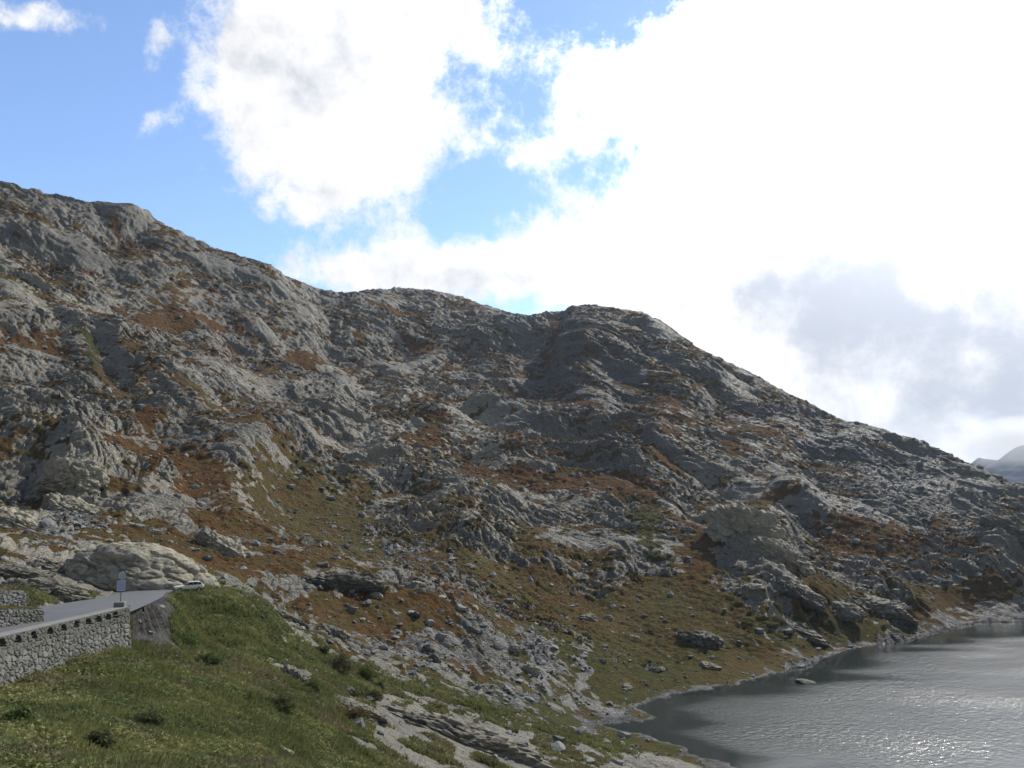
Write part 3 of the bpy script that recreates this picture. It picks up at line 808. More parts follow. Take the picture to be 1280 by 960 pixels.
props(mesh_np('terrace_ground', tv.reshape(-1, 3), tf, M_TERRAIN, True, {'cover': np.tile(np.array([[1, .6, .5, 0]]), (tv.shape[0] * 8, 1))}), 'grassy strip on the terrace', kind='structure')

# ------------------------------------------------------------------ road sign
M_POST = plain('galvanised_post', (.16, .165, .17), .55, .4)
M_SHEET = plain('sign_sheet', (.36, .40, .44), .5, .2, var=.08)
M_RIM = plain('sign_rim', (.52, .54, .56), .5)
M_PLATE = plain('sign_plate_lavender', (.37, .37, .50), .5, var=.12, vscale=5)
sb = np.array([pd[0], pd[1], e_[2] + .33])
face = math.atan2(sb[0], sb[1])
sg = empty('road_sign', sb, -face); sg.scale = (.82, .82, .93)
props(sg, 'road sign with round grey disc above a pale lavender plate on a thin post', 'road sign')
mb = MB(); mb.cyl((0, 0, -.05), (0, 0, 2.35), .036, n=14); mb.cyl((0, 0, 2.35), (0, 0, 2.38), .04, .02, n=14); mb.build('post', M_POST, sg, smooth=True)
mb = MB(); mb.cyl((0, -.045, 2.0), (0, -.065, 2.0), .27, n=40); dsk = mb.build('disc', M_SHEET, sg)
mb = MB(); n = 40
for k in range(n):
    a0, a1 = 2 * math.pi * k / n, 2 * math.pi * (k + 1) / n
    pts = [(rr * math.cos(a), yq, 2.0 + rr * math.sin(a)) for a in (a0, a1) for rr in (.235, .285) for yq in (-.05, -.078)]
    mb.add(pts, [(1, 3, 7, 5), (0, 4, 6, 2), (2, 6, 7, 3), (0, 1, 5, 4)])
mb.build('disc_rim', M_RIM, dsk)
mb = MB(); mb.box((-.03, -.05, 1.22), (.60, .02, .74)); pl = mb.build('plate', M_PLATE, sg)
mb = MB()
for c, s in (((-.03, -.056, 1.60), (.68, .034, .05)), ((-.03, -.056, .84), (.68, .034, .05)), ((-.345, -.056, 1.22), (.05, .034, .71)), ((.285, -.056, 1.22), (.05, .034, .71))): mb.box(c, s)
mb.build('plate_frame', M_RIM, pl)
mb = MB()
for z in (1.45, .99, 2.0): MB().box((0, -.02, z), (.12, .05, .05)).build('bracket', M_POST, sg)
mb = MB(); mb.box((.0, -.02, 1.70), (.10, .05, .07)); mb.build('clamp', M_RIM, sg, .01)

# ------------------------------------------------------------------ car
M_PAINT = plain('cream_car_paint', (.72, .66, .50), .32, spec=.5, coat=.5)
M_GLASS = plain('car_glass', (.012, .014, .016), .08, spec=.6)
M_TYRE = plain('tyre_rubber', (.018, .018, .018), .85)
M_HUB = plain('wheel_hub', (.28, .28, .28), .4, .7)
M_DARKTRIM = plain('black_trim', (.02, .02, .021), .6)
M_LAMP = plain('lamp_glass', (.55, .55, .52), .15)
M_RED = plain('tail_lamp', (.22, .012, .01), .25)


def loft(sections, name, mat, parent, close=True):
    """sections: list of rings with the same count"""
    v = np.array(sections, float); ns, k = v.shape[:2]; ii = np.arange(ns * k).reshape(ns, k); nx = np.roll(ii, -1, 1)
    f = [tuple(q) for q in np.stack([ii[:-1], nx[:-1], nx[1:], ii[1:]], -1).reshape(-1, 4)]
    f += [tuple(ii[0][::-1]), tuple(ii[-1])]
    me = bpy.data.meshes.new(name); me.from_pydata([tuple(q) for q in v.reshape(-1, 3)], [], f); me.update()
    me.polygons.foreach_set('use_smooth', [True] * len(me.polygons))
    o = bpy.data.objects.new(name, me); me.materials.append(mat); COL.objects.link(o); o.parent = parent
    sb_ = o.modifiers.new('sub', 'SUBSURF'); sb_.levels = sb_.render_levels = 2
    return o


def ring(x, hw, z0, z1, tuck=.06):
    """cross-section in y,z at length x"""
    zm = z0 * .45 + z1 * .55
    return [(x, -hw + tuck, z0), (x, -hw, zm), (x, -hw + tuck * .6, z1 - .04), (x, -hw * .75, z1), (x, 0, z1 + .015), (x, hw * .75, z1), (x, hw - tuck * .6, z1 - .04), (x, hw, zm), (x, hw - tuck, z0), (x, 0, z0)]


cpos = point(235.5, 743.2, 104.0)
cz = ground_z(cpos[0], cpos[1]) + .12
car = empty('car', (cpos[0], cpos[1], cz), math.atan2(-1.9, -3.0)); car.scale = (.80,) * 3
props(car, 'small cream car with dark windows driving along the road past the rock dome', 'car')
loft([ring(*q) for q in ((2.08, .62, .42, .62), (2.02, .76, .30, .74), (1.7, .83, .24, .82), (1.0, .84, .22, .90), (.75, .84, .22, .93), (-.2, .85, .22, .94), (-1.2, .85, .22, .96), (-1.75, .82, .26, .95), (-2.02, .76, .34, .88), (-2.08, .66, .44, .74))], 'body', M_PAINT, car)
loft([ring(*q) for q in ((.78, .74, .90, .94, .03), (.62, .73, .90, 1.02, .05), (.15, .66, .90, 1.36, .12), (-.2, .64, .90, 1.42, .14), (-1.1, .64, .90, 1.42, .14), (-1.6, .66, .90, 1.30, .12), (-1.86, .70, .90, 1.02, .06), (-1.92, .72, .90, .94, .03))], 'roof', M_PAINT, car)
for s in (-1, 1):
    for a, b, nm in (((.42, 1.0), (.02, 1.33), 'front'), ((-.42, 1.0), (-.42, 1.35), 'rear')):
        pass
    mb = MB()
    for quad in (((.50, 1.0), (-.38, 1.0), (-.38, 1.34), (.10, 1.31)), ((-.46, 1.0), (-1.12, 1.0), (-1.06, 1.34), (-.46, 1.34)), ((-1.2, 1.0), (-1.66, 1.0), (-1.5, 1.27), (-1.14, 1.33))):
        vs = []
        for yo in (.0, .03):
            for x, z in quad: vs.append((x, s * (.745 - (z - 1.0) * .30 - .035 + yo), z))
        fs = [(0, 1, 2, 3), (7, 6, 5, 4), (0, 4, 5, 1), (1, 5, 6, 2), (2, 6, 7, 3), (3, 7, 4, 0)]
        mb.add(vs, fs if s > 0 else [q[::-1] for q in fs])
    mb.build('side_window', M_GLASS, car)
mb = MB(); mb.add([(.72, -.62, 1.0), (.72, .62, 1.0), (.22, .54, 1.345), (.22, -.54, 1.345), (.70, -.62, .96), (.70, .62, .96), (.17, .54, 1.32), (.17, -.54, 1.32)], [(0, 1, 2, 3), (7, 6, 5, 4), (0, 4, 5, 1), (1, 5, 6, 2), (2, 6, 7, 3), (3, 7, 4, 0)]); mb.build('windscreen', M_GLASS, car)
mb = MB(); mb.add([(-1.93, -.60, 1.0), (-1.93, .60, 1.0), (-1.68, .54, 1.28), (-1.68, -.54, 1.28), (-1.87, -.60, .98), (-1.87, .60, .98), (-1.60, .54, 1.27), (-1.60, -.54, 1.27)], [(3, 2, 1, 0), (4, 5, 6, 7), (1, 5, 4, 0), (2, 6, 5, 1), (3, 7, 6, 2), (0, 4, 7, 3)]); mb.build('rear_window', M_GLASS, car)
for x in (1.32, -1.28):
    for s in (-1, 1):
        mb = MB(); mb.cyl((x, s * .66, .30), (x, s * .86, .30), .31, n=24); wh = mb.build('wheel', M_TYRE, car, .03)
        mb = MB(); mb.cyl((x, s * .85, .30), (x, s * .872, .30), .19, .16, n=20); mb.build('rim', M_HUB, wh)
for s in (-1, 1):
    mb = MB(); mb.cyl((2.0, s * .56, .62), (2.10, s * .56, .62), .11, .10, n=18); mb.build('headlight', M_LAMP, car)
    mb = MB(); mb.box((-2.05, s * .60, .74), (.08, .14, .22)); mb.build('tail_light', M_RED, car, .015)
    mb = MB(); mb.box((.62, s * .90, 1.02), (.10, .16, .11)); mb.build('mirror', M_DARKTRIM, car, .02)
mb = MB(); mb.box((2.07, 0, .36), (.12, 1.56, .16)); mb.build('bumper', M_DARKTRIM, car, .04)
mb = MB(); mb.box((-2.07, 0, .40), (.12, 1.56, .16)); mb.build('bumper', M_DARKTRIM, car, .04)
mb = MB(); mb.box((2.085, 0, .60), (.05, .8, .14)); mb.build('grille', M_DARKTRIM, car, .01)

# ------------------------------------------------------------------ boulders and outcrops
import bmesh


def ico(sub):
    bm = bmesh.new(); bmesh.ops.create_icosphere(bm, subdivisions=sub, radius=1.0)
    v = np.array([q.co[:] for q in bm.verts]); f = np.array([[q.index for q in fc.verts] for fc in bm.faces]); bm.free()
    return v, f


ICO = {k: ico(k) for k in (1, 2, 4, 5, 6)}


def rock_shape(sub, seed, planes=14, cut=.72, rough=.10, strat=0.0, blocks=0.0, asp=1.0):
    v, f = ICO[sub]; v = v.copy(); g = np.random.default_rng(seed)
    v *= (1 + .18 * perlin(v[:, 0] * 1.3 + seed, v[:, 1] * 1.3, v[:, 2] * 1.3))[:, None]
    for k in range(planes):
        n = g.normal(size=3); n /= np.linalg.norm(n); h = cut + g.random() * .28
        d = v @ n - h; v -= np.maximum(d, 0)[:, None] * n * .92
    nrm = v / np.linalg.norm(v, axis=1)[:, None]
    fr = 2.4; a = rough
    o = 0
    for k in range(6 if sub >= 5 else 3):
        q = perlin(v[:, 0] * fr + seed, v[:, 1] * fr, v[:, 2] * fr * (2.0 if strat else 1) + 3); o = o + (q if k else .3 - np.abs(q) * 1.3) * a; fr *= 2.1; a *= .55
    for fq, dpt, wdt in ((1.6, .10, .05), (3.4, .05, .06)):
        q = np.abs(perlin(v[:, 0] * fq + seed * 1.7, v[:, 1] * fq, v[:, 2] * fq * 1.5))
        o = o - dpt * np.exp(-(q / wdt) ** 2)
    if blocks:
        rv_, gp_, _ = cells((v[:, 0] * asp + .5 * v[:, 2]) * 1.25 + seed, v[:, 2] * 1.7 + v[:, 1] * asp * .9 - v[:, 0] * asp * .25 + perlin(v[:, 0] * 2, v[:, 1] * 2, v[:, 2] * 2) * .5, seed % 200)
        rw_, gq_, _ = cells((v[:, 0] * asp + .5 * v[:, 2]) * 3.1 + seed, v[:, 2] * 4.2 + v[:, 1] * asp * 2.2 - v[:, 0] * asp * .6, (seed + 50) % 200)
        o = o + blocks * ((rv_ - .5) * 1.1 - .5 * (1 - sstep(0, .14, gp_)) + (rw_ - .5) * .45 - .25 * (1 - sstep(0, .16, gq_)))
    if strat:
        s = v[:, 2] * 5 + v[:, 0] * 1.4 + perlin(v[:, 0] * 2, v[:, 1] * 2, v[:, 2] * 2) * 1.2
        o = o + strat * (s - np.floor(s))
    return v + nrm * np.asarray(o)[:, None], f


def rock(name, label, cat, px, py, w, h, mat, ang=0.0, depth=.8, sub=4, sink=.25, group=None, **kw):
    """w, h in picture points at the place where the boulder stands; real size follows from the distance"""
    p, i, j = hit(px, py)
    r = math.hypot(p[0], p[1]); k = r / FPX / math.cos(math.atan2(p[0], p[1])) * .95
    v, f = rock_shape(sub, int(px * 7 + py), asp=min(w / h, 4.0), **kw)
    v = v * np.array([w * k / 2, w * k * depth / 2, h * k / 2]) / .9
    a = R(ang); v = np.stack([v[:, 0] * math.cos(a) + v[:, 2] * math.sin(a), v[:, 1], -v[:, 0] * math.sin(a) + v[:, 2] * math.cos(a)], 1)
    o = mesh_np(name, v, f, mat, True)
    o.location = (p[0], p[1], p[2] - h * k * sink * .5); o.rotation_euler = (0, 0, -math.atan2(p[0], p[1]))
    props(o, label, cat, group)
    return o


MD, MM, MP, MWt = M_ROCK['dark'], M_ROCK['mid'], M_ROCK['pale'], M_ROCK['white']
OUT = dict(sub=6, planes=14, cut=.72, rough=.10, blocks=.16)
rock('rock_outcrop', 'big smooth pale rock dome rising behind the road and the car', 'rock outcrop', 182, 726, 138, 70, MP, 13, .8, sink=.1, **dict(OUT, planes=4, cut=.92, rough=.045, blocks=.025))
rock('rock_outcrop', 'low dark rock hump with a pale rim behind the parapet wall', 'rock outcrop', 55, 742, 92, 34, MM, 4, .6, sink=.3, **OUT)
rock('rock_outcrop', 'flat pale rock shelf left of the rock dome above the road', 'rock outcrop', 85, 712, 80, 26, MM, 8, .7, sink=.4, **OUT)
rock('rock_outcrop', 'pale rock shelf at the left edge of the photo, higher than the road', 'rock outcrop', 18, 716, 70, 22, MM, 8, .7, sink=.4, **OUT)
rock('rock_outcrop', 'long smooth pale slab slanting down from the left edge above the road', 'rock slab', 18, 654, 80, 30, MWt, 22, .8, sink=.4, **OUT)
rock('rock_outcrop', 'smooth bright rock dome on the lower left slope, largest of the left crag', 'rock outcrop', 92, 592, 60, 44, MP, 14, .8, sink=.3, **OUT)
rock('rock_outcrop', 'tilted grey slab below the bright rock dome on the left slope', 'rock slab', 92, 636, 64, 34, MP, 24, .8, sink=.4, **OUT)
rock('rock_outcrop', 'slanted pale slab in the rust turf right above the rock dome', 'rock slab', 288, 692, 86, 40, MP, 34, .7, sink=.5, **OUT)
rock('rock_outcrop', 'long dark crag with a vertical face in the brown turf beyond the green bank', 'rock outcrop', 424, 729, 100, 34, MD, 5, .5, sink=.2, **dict(OUT, planes=18, cut=.7, rough=.12))
rock('rock_outcrop', 'pale rounded slab at the upper edge of the green bank', 'rock slab', 420, 792, 50, 30, MM, 18, .8, sink=.4, **OUT)
rock('rock_outcrop', 'narrow pale rock rib running down along the top of the green bank', 'rock slab', 362, 772, 72, 18, MM, 28, .5, sink=.3, **OUT)
rock('rock_outcrop', 'pinkish pale slab lying in the green meadow', 'rock slab', 366, 845, 38, 32, MM, 20, .9, sink=.5, **OUT)
rock('rock_outcrop', 'long pale rock rib with a dark undercut side at the bottom middle of the photo', 'rock slab', 575, 922, 230, 44, MM, 17, .35, sink=.35, **OUT)
rock('rock_outcrop', 'upper end of the pale rib, a narrow grey slab between shrubs', 'rock slab', 425, 878, 110, 22, MM, 20, .5, sink=.4, **OUT)
rock('rock_outcrop', 'dark rounded rock knob in the turf just above the far lake shore', 'rock outcrop', 876, 798, 62, 40, MD, 8, .9, sink=.5, **OUT)
rock('rock_outcrop', 'elongated pale rock ridge running down to the far lake shore', 'rock outcrop', 985, 774, 84, 24, MM, 17, .8, sink=1.0, **OUT)
rock('rock_outcrop', 'big grey crag with a broken face high above the far shore', 'rock outcrop', 930, 655, 84, 66, MP, 26, .7, sink=.35, **dict(OUT, planes=20, cut=.66, rough=.16, strat=.06))
rock('rock_outcrop', 'lower ledge of the big grey crag above the far shore', 'rock outcrop', 975, 694, 70, 36, MP, 28, .7, sink=.35, **dict(OUT, planes=16, cut=.66, rough=.16, strat=.06))
rock('rock_outcrop', 'bluish slab slanting below the big grey crag', 'rock slab', 998, 736, 62, 22, MM, 24, .8, sink=.7, **OUT)
rock('rock_outcrop', 'dark humped rock at the right edge of the photo on the far slope', 'rock outcrop', 1255, 664, 52, 34, MD, 16, .8, sink=.3, **OUT)
rock('rock_outcrop', 'broad grey mound in brown turf near the far right shore', 'rock outcrop', 1092, 752, 74, 30, MM, 6, .8, sink=.8, **OUT)
BO = [(589, 729, 20, 17, MM, 'rounded grey boulder, the largest on the middle slope above the brown hollow'),
      (516, 730, 19, 8, MWt, 'flat bluish white boulder beside the stone field in the middle'),
      (546, 823, 19, 17, MD, 'dark round boulder on the pale slabs in the lower middle'),
      (586, 760, 12, 9, MWt, 'pale boulder on top of the boulder trio in the brown hollow'),
      (587, 775, 10, 9, MWt, 'small pale boulder in the middle of the boulder trio in the brown hollow'),
      (588, 787, 18, 12, MD, 'dark boulder at the foot of the boulder trio in the brown hollow'),
      (689, 731, 8, 5, MWt, 'small white boulder alone in the turf above the olive meadow'),
      (421, 747, 8, 9, MWt, 'small pointed pale boulder just below the dark crag'),
      (419, 659, 13, 8, MP, 'pale boulder in the big olive turf slope'),
      (467, 668, 11, 10, MD, 'dark boulder at the lower rim of the big olive turf slope'),
      (584, 708, 20, 10, MM, 'low grey boulder above the rounded grey boulder'),
      (770, 826, 10, 7, MWt, 'pale pair of blocks in the green turf above the cove'),
      (779, 857, 22, 13, MM, 'big grey boulder with a pale top beside the lake cove'),
      (811, 770, 10, 8, MD, 'small dark boulder in the brown meadow above the shore'),
      (711, 774, 11, 10, MM, 'grey boulder in the yellow green meadow'),
      (829, 836, 13, 8, MP, 'pale brownish boulder above the rocky shore'),
      (890, 832, 27, 12, MM, 'wide slab-like boulder on the rocky shore under the dark knob'),
      (886, 856, 8, 5, MWt, 'small white boulder at the waterline'),
      (827, 891, 21, 8, MM, 'flat shore boulder at the tip of the gravel spit'),
      (1050, 760, 42, 22, MM, 'big bluish boulder between the pale ridge and the grey mound'),
      (942, 734, 24, 9, MWt, 'pale slanted block below the big grey crag'),
      (200, 616, 15, 17, MP, 'pale faced boulder, lower one of the left boulder cluster'),
      (203, 597, 24, 22, MM, 'large angular boulder on top of the left boulder cluster'),
      (221, 622, 13, 17, MD, 'dark upright boulder right of the pale faced one'),
      (250, 631, 15, 14, MM, 'grey block at the right end of the left boulder cluster'),
      (190, 666, 22, 11, MM, 'dark boulder with a white edge in the rust strip above the rock dome'),
      (175, 776, 6, 5, MWt, 'single white stone in the dark hollow at the wall end'),
      (436, 860, 22, 11, MM, 'grey lichen covered boulder on the narrow slab between shrubs'),
      (350, 938, 30, 14, MP, 'pale boulder lying in the weeds at the bottom'),
      (270, 834, 14, 6, MWt, 'small pale stone in the shrubs below the green bank'),
      (495, 768, 16, 13, MP, 'leaning pale splinter of rock in the brown turf'),
      (740, 772, 30, 20, MM, 'grey rock heap in the olive meadow'),
      (768, 775, 16, 24, MM, 'upright grey rock in the olive meadow beside the heap'),
      (660, 838, 26, 22, MP, 'bright angular block in the boulder field of the middle gully'),
      (672, 858, 20, 14, MM, 'grey angular block at the lower end of the boulder field'),
      (640, 812, 22, 14, MP, 'bright block at the upper end of the boulder field'),
      (470, 745, 18, 10, MP, 'pale low block right of the dark crag'),
      (1010, 853, 22, 3, MD, 'low dark rock just showing above the lake surface')]
for px, py, w_, h_, mt_, lab in BO:
    o = rock('boulder', lab, 'boulder', px, py, w_, h_, mt_, 8, .9, sub=5 if w_ > 18 else 4, sink=.4, planes=18, cut=.62, rough=.10, blocks=.12 if w_ > 18 else .06)
    if 'lake surface' in lab:
        p = point(px, py, 1.0); th_, e__ = ray(px, py); r_ = -CZ / float(e__); o.location = (r_ * math.sin(th_), r_ * math.cos(th_), .05)

# loose stones: uncountable scatter
def scatter(wgt, n, rlo, rhi, seed):
    g = np.random.default_rng(seed)
    i0, i1 = int(np.searchsorted(rs, rlo)), int(np.searchsorted(rs, rhi))
    vis = (PX[i0:i1] > -90) & (PX[i0:i1] < 1370) & (PY[i0:i1] < 1010)
    area = Rg[i0:i1] * (th[1] - th[0]) * np.gradient(rs)[i0:i1, None]
    wq = (wgt[i0:i1] * area * vis).ravel(); c_ = np.cumsum(wq); tot = c_[-1]
    k = np.searchsorted(c_, g.random(n) * tot); k = np.minimum(k, len(c_) - 1)
    i, j = k // NC + i0, k % NC
    i = np.clip(i, 1, NR - 2); j = np.clip(j, 1, NC - 2)
    a, b = g.random(n)[:, None] - .5, g.random(n)[:, None] - .5
    P = np.stack([Xd, Yd, Zd], -1)
    q = P[i, j] + np.where(a > 0, a * (P[i + 1, j] - P[i, j]), -a * (P[i - 1, j] - P[i, j])) + np.where(b > 0, b * (P[i, j + 1] - P[i, j]), -b * (P[i, j - 1] - P[i, j]))
    return q, i, j, g


TV, TF = [], []
for k in range(14):
    v, f = rock_shape(2 if k < 7 else 1, 500 + k, 14, .42, .10); TV.append(v); TF.append(f)
wgt = (np.clip(scree, 0, 1) * .8 + .13 * G + .05) * (1 - ROADMASK) * (SD > 1) * sstep(60, 90, Rg) * (1 - .8 * sstep(.9, 1.3, turf)) / (.4 + Rg / 200) ** 1.3
q, i, j, g = scatter(wgt, 11000, 60, 560, 3)
size = (.16 + .22 * g.pareto(2.6, len(q)).clip(0, 5)) * (.6 + Rg[i, j] / 260)
vs_, fs_, at_, nb = [], [], [], 0
for n_i in range(len(q)):
    kk = int(g.integers(0, 7)) + (7 if Rg[i[n_i], j[n_i]] > 190 else 0); v = TV[kk]
    a = g.random() * 6.283; ca, sa = math.cos(a), math.sin(a); s3 = size[n_i] * np.array([1.15, .95, .55 + .4 * g.random()])
    v = v * s3; v = np.stack([v[:, 0] * ca - v[:, 1] * sa, v[:, 0] * sa + v[:, 1] * ca, v[:, 2]], 1) + q[n_i] + [0, 0, s3[2] * .08]
    vs_.append(v); fs_.append(TF[kk] + nb); nb += len(v); at_.append(np.full(len(v), g.random() ** 1.3))
mt, t, out = new_mat('loose_stone')
pos = t.n('ShaderNodeNewGeometry').outputs['Position']
ta = t.n('ShaderNodeSeparateColor', {0: t.n('ShaderNodeAttribute', attribute_name='tone').outputs['Color']}).outputs[0]
c = t.mix(ta, (.085, .088, .084), (.30, .296, .27)); c = t.mix(t.m('MULTIPLY', t.noise(pos, 1.2, 5, .7), .5), c, (.15, .15, .12))
b = t.n('ShaderNodeBsdfPrincipled', {'Base Color': c, 'Roughness': .85, 'Specular IOR Level': .3, 'Normal': bump_chain(t, [(t.noise(pos, 4, 4, .7), .2, .7)])})
t.t.links.new(b.outputs[0], out.inputs[0])
av = np.concatenate(at_); o = mesh_np('scree_stones', np.concatenate(vs_), np.concatenate(fs_), mt, False, {'tone': np.stack([av, av, av, np.ones_like(av)], -1)})
props(o, 'loose grey stones strewn over turf and gullies', kind='stuff')
print('stones', time.time() - T0)

# ------------------------------------------------------------------ meadow: grass tufts and broad-leaved weeds
def leaf_mat(name):
    mt, t, out = new_mat(name)
    a = t.n('ShaderNodeAttribute', attribute_name='tint').outputs['Color']
    d = t.n('ShaderNodeBsdfPrincipled', {'Base Color': a, 'Roughness': .7, 'Specular IOR Level': .2})
    tr = t.n('ShaderNodeBsdfTranslucent', {'Color': t.mix(.4, a, (.26, .25, .09), 'MIX')})
    mx = t.n('ShaderNodeMixShader', {0: .36}); t.t.links.new(d.outputs[0], mx.inputs[1]); t.t.links.new(tr.outputs[0], mx.inputs[2])
    t.t.links.new(mx.outputs[0], out.inputs[0]); return mt


M_LEAF = leaf_mat('meadow_leaf')
PAL = np.array([(.138, .162, .054), (.195, .205, .068), (.26, .24, .10), (.080, .105, .036), (.29, .24, .145), (.155, .105, .066), (.135, .115, .075)])


def tints(q, g, hu):
    n = len(q)
    a = perlin(q[:, 0] / 5, q[:, 1] / 5, q[:, 2] / 5) + .6 * perlin(q[:, 0] / 1.8, q[:, 1] / 1.8, q[:, 2] / 1.8 + 4) + g.normal(size=n) * .16
    b = 1.7 * perlin(q[:, 0] / 7 + 40, q[:, 1] / 7, q[:, 2] / 7) + .8 * perlin(q[:, 0] / 2.2 + 9, q[:, 1] / 2.2, q[:, 2] / 2.2) + g.normal(size=n) * .22 - (hu - .62) * 1.2
    w = np.stack([np.full(n, .5), np.clip(a * 2.2, 0, 2), np.clip(a * 3 - .4, 0, 2), np.clip(-a * 2.4, 0, 2), np.clip(b * 2 - .3, 0, 2), np.clip(b * 2.4 - .05, 0, 2.6), np.clip(b * 1.8 + .1, 0, 2)], 1)
    w /= w.sum(1, keepdims=True)
    return (w @ PAL) * (1 + g.normal(size=n) * .16).clip(.6, 1.5)[:, None]


gw = sstep(.45, .7, G) * (1 - ROADMASK) * sstep(140, 85, Rg) * (SD > 3) * np.clip(45 / Rg, .25, 1.4) ** 1.3
q, i, j, g = scatter(gw, 95000, 17, 150, 11)
n = len(q); NBL = 6
hgt = (.20 + .22 * g.random(n)) * (1 + 1.0 * perlin(q[:, 0] / 3.2, q[:, 1] / 3.2, q[:, 2] * 0)).clip(.35, 2) * (.75 + .35 * sstep(30, 90, Rg[i, j]))
tin = tints(q, g, hue[i, j])
az = g.random((n, NBL)) * 6.283; ln = .15 + .55 * g.random((n, NBL)); hb = hgt[:, None] * (.55 + .6 * g.random((n, NBL)))
wb = (.012 + .00055 * Rg[i, j])[:, None] * (.7 + .7 * g.random((n, NBL)))
root = q[:, None, :] + np.stack([np.cos(az) * .07, np.sin(az) * .07, np.full_like(az, -.03)], -1) * (1 + Rg[i, j, None, None] / 60)
side = np.stack([-np.sin(az + 1), np.cos(az + 1), 0 * az], -1)
tip = root + np.stack([np.cos(az) * ln * hb, np.sin(az) * ln * hb, hb], -1)
mid = root + np.stack([np.cos(az) * ln * hb * .3, np.sin(az) * ln * hb * .3, hb * .6], -1)
V = np.stack([root - side * wb[..., None], root + side * wb[..., None], mid + side * wb[..., None] * .8, mid - side * wb[..., None] * .8, tip], 2).reshape(-1, 3)
base = np.arange(n * NBL)[:, None] * 5
FQ = np.concatenate([base + np.array([[0, 1, 2]]), base + np.array([[0, 2, 3]]), base + np.array([[3, 2, 4]])])
tb = np.repeat(tin, NBL, 0) * (.8 + .4 * g.random((n * NBL, 1))); tb = np.repeat(tb, 5, 0)
o = mesh_np('meadow_grass', V, FQ, M_LEAF, True, {'tint': np.concatenate([tb, np.ones((len(tb), 1))], 1)})
props(o, 'green and brownish tufts of meadow grass', kind='stuff')

q, i, j, g = scatter(gw * (perlin(Wx / 4, Wy / 4, Wz / 4) > -.05), 20000, 17, 120, 23)


def leaves(cent, nleaf, rad, hgt_, lsz, g):
    """leaf quads round each centre -> verts, faces"""
    n = len(cent)
    d = g.normal(size=(n, nleaf, 3)); d /= np.linalg.norm(d, axis=-1, keepdims=True); d *= g.random((n, nleaf, 1)) ** .4
    d[..., 2] = np.abs(d[..., 2])
    c = cent[:, None] + d * np.stack([rad, rad, hgt_], -1)[:, None]
    u = g.normal(size=(n, nleaf, 3)); u[..., 2] *= .5; u /= np.linalg.norm(u, axis=-1, keepdims=True)
    w_ = g.normal(size=(n, nleaf, 3)); w_ -= (w_ * u).sum(-1, keepdims=True) * u; w_ /= np.linalg.norm(w_, axis=-1, keepdims=True)
    s = (lsz[:, None] * (.6 + .8 * g.random((n, nleaf))))[..., None]
    V = np.stack([c - u * s, c + w_ * s * .45, c + u * s, c - w_ * s * .45], 2).reshape(-1, 3)
    F = np.arange(n * nleaf * 4).reshape(-1, 4)
    return V, F


r_ = Rg[i, j]
V, Fc = leaves(q, 12, .16 + .002 * r_ + .1 * g.random(len(q)), .22 + .25 * g.random(len(q)), .045 + .0009 * r_, g)
tb = tints(q, g, hue[i, j]) * 1.15; tb = np.repeat(np.repeat(tb, 12, 0) * (.7 + .6 * g.random((len(q) * 12, 1))), 4, 0)
o = mesh_np('meadow_weeds_foliage', V, Fc, M_LEAF, False, {'tint': np.concatenate([tb, np.ones((len(tb), 1))], 1)})
props(o, 'broad leaved weeds mixed into the meadow', kind='stuff')
print('grass', time.time() - T0)

# shrubs one can tell apart
M_TWIG = plain('twig_bark', (.07, .055, .04), .9)
SH = [(460, 840, 32, 26, (.082, .115, .022), 'bright yellow green bush, right one of the pair at the top of the meadow'),
      (424, 828, 40, 34, (.066, .055, .036), 'brownish grey half bare bush beside the bright yellow green bush'),
      (407, 812, 24, 18, (.085, .10, .024), 'small yellow green bush at the upper edge below the pale rounded slab'),
      (236, 802, 44, 24, (.058, .10, .028), 'dark green low bush on the bank right of the shaded hollow'),
      (262, 826, 40, 20, (.060, .10, .028), 'dark green bush at the foot of the bank near the small pale stone'),
      (470, 872, 34, 16, (.07, .062, .024), 'olive bush growing over the long pale rib'),
      (440, 892, 60, 22, (.075, .045, .024), 'rust brown bush below the narrow grey slab'),
      (390, 862, 30, 18, (.050, .070, .022), 'green bush beside the pinkish slab'),
      (350, 880, 50, 20, (.045, .066, .019), 'green bush left under the pinkish slab'),
      (475, 858, 16, 14, (.075, .10, .026), 'small round bush below the bright yellow green bush'),
      (120, 925, 46, 24, (.070, .095, .032), 'dark leafy clump low in the meadow at bottom left'),
      (15, 900, 40, 26, (.10, .145, .042), 'light green leafy clump at the left edge of the meadow'),
      (180, 900, 50, 22, (.066, .090, .032), 'dark green clump in the middle of the meadow')]
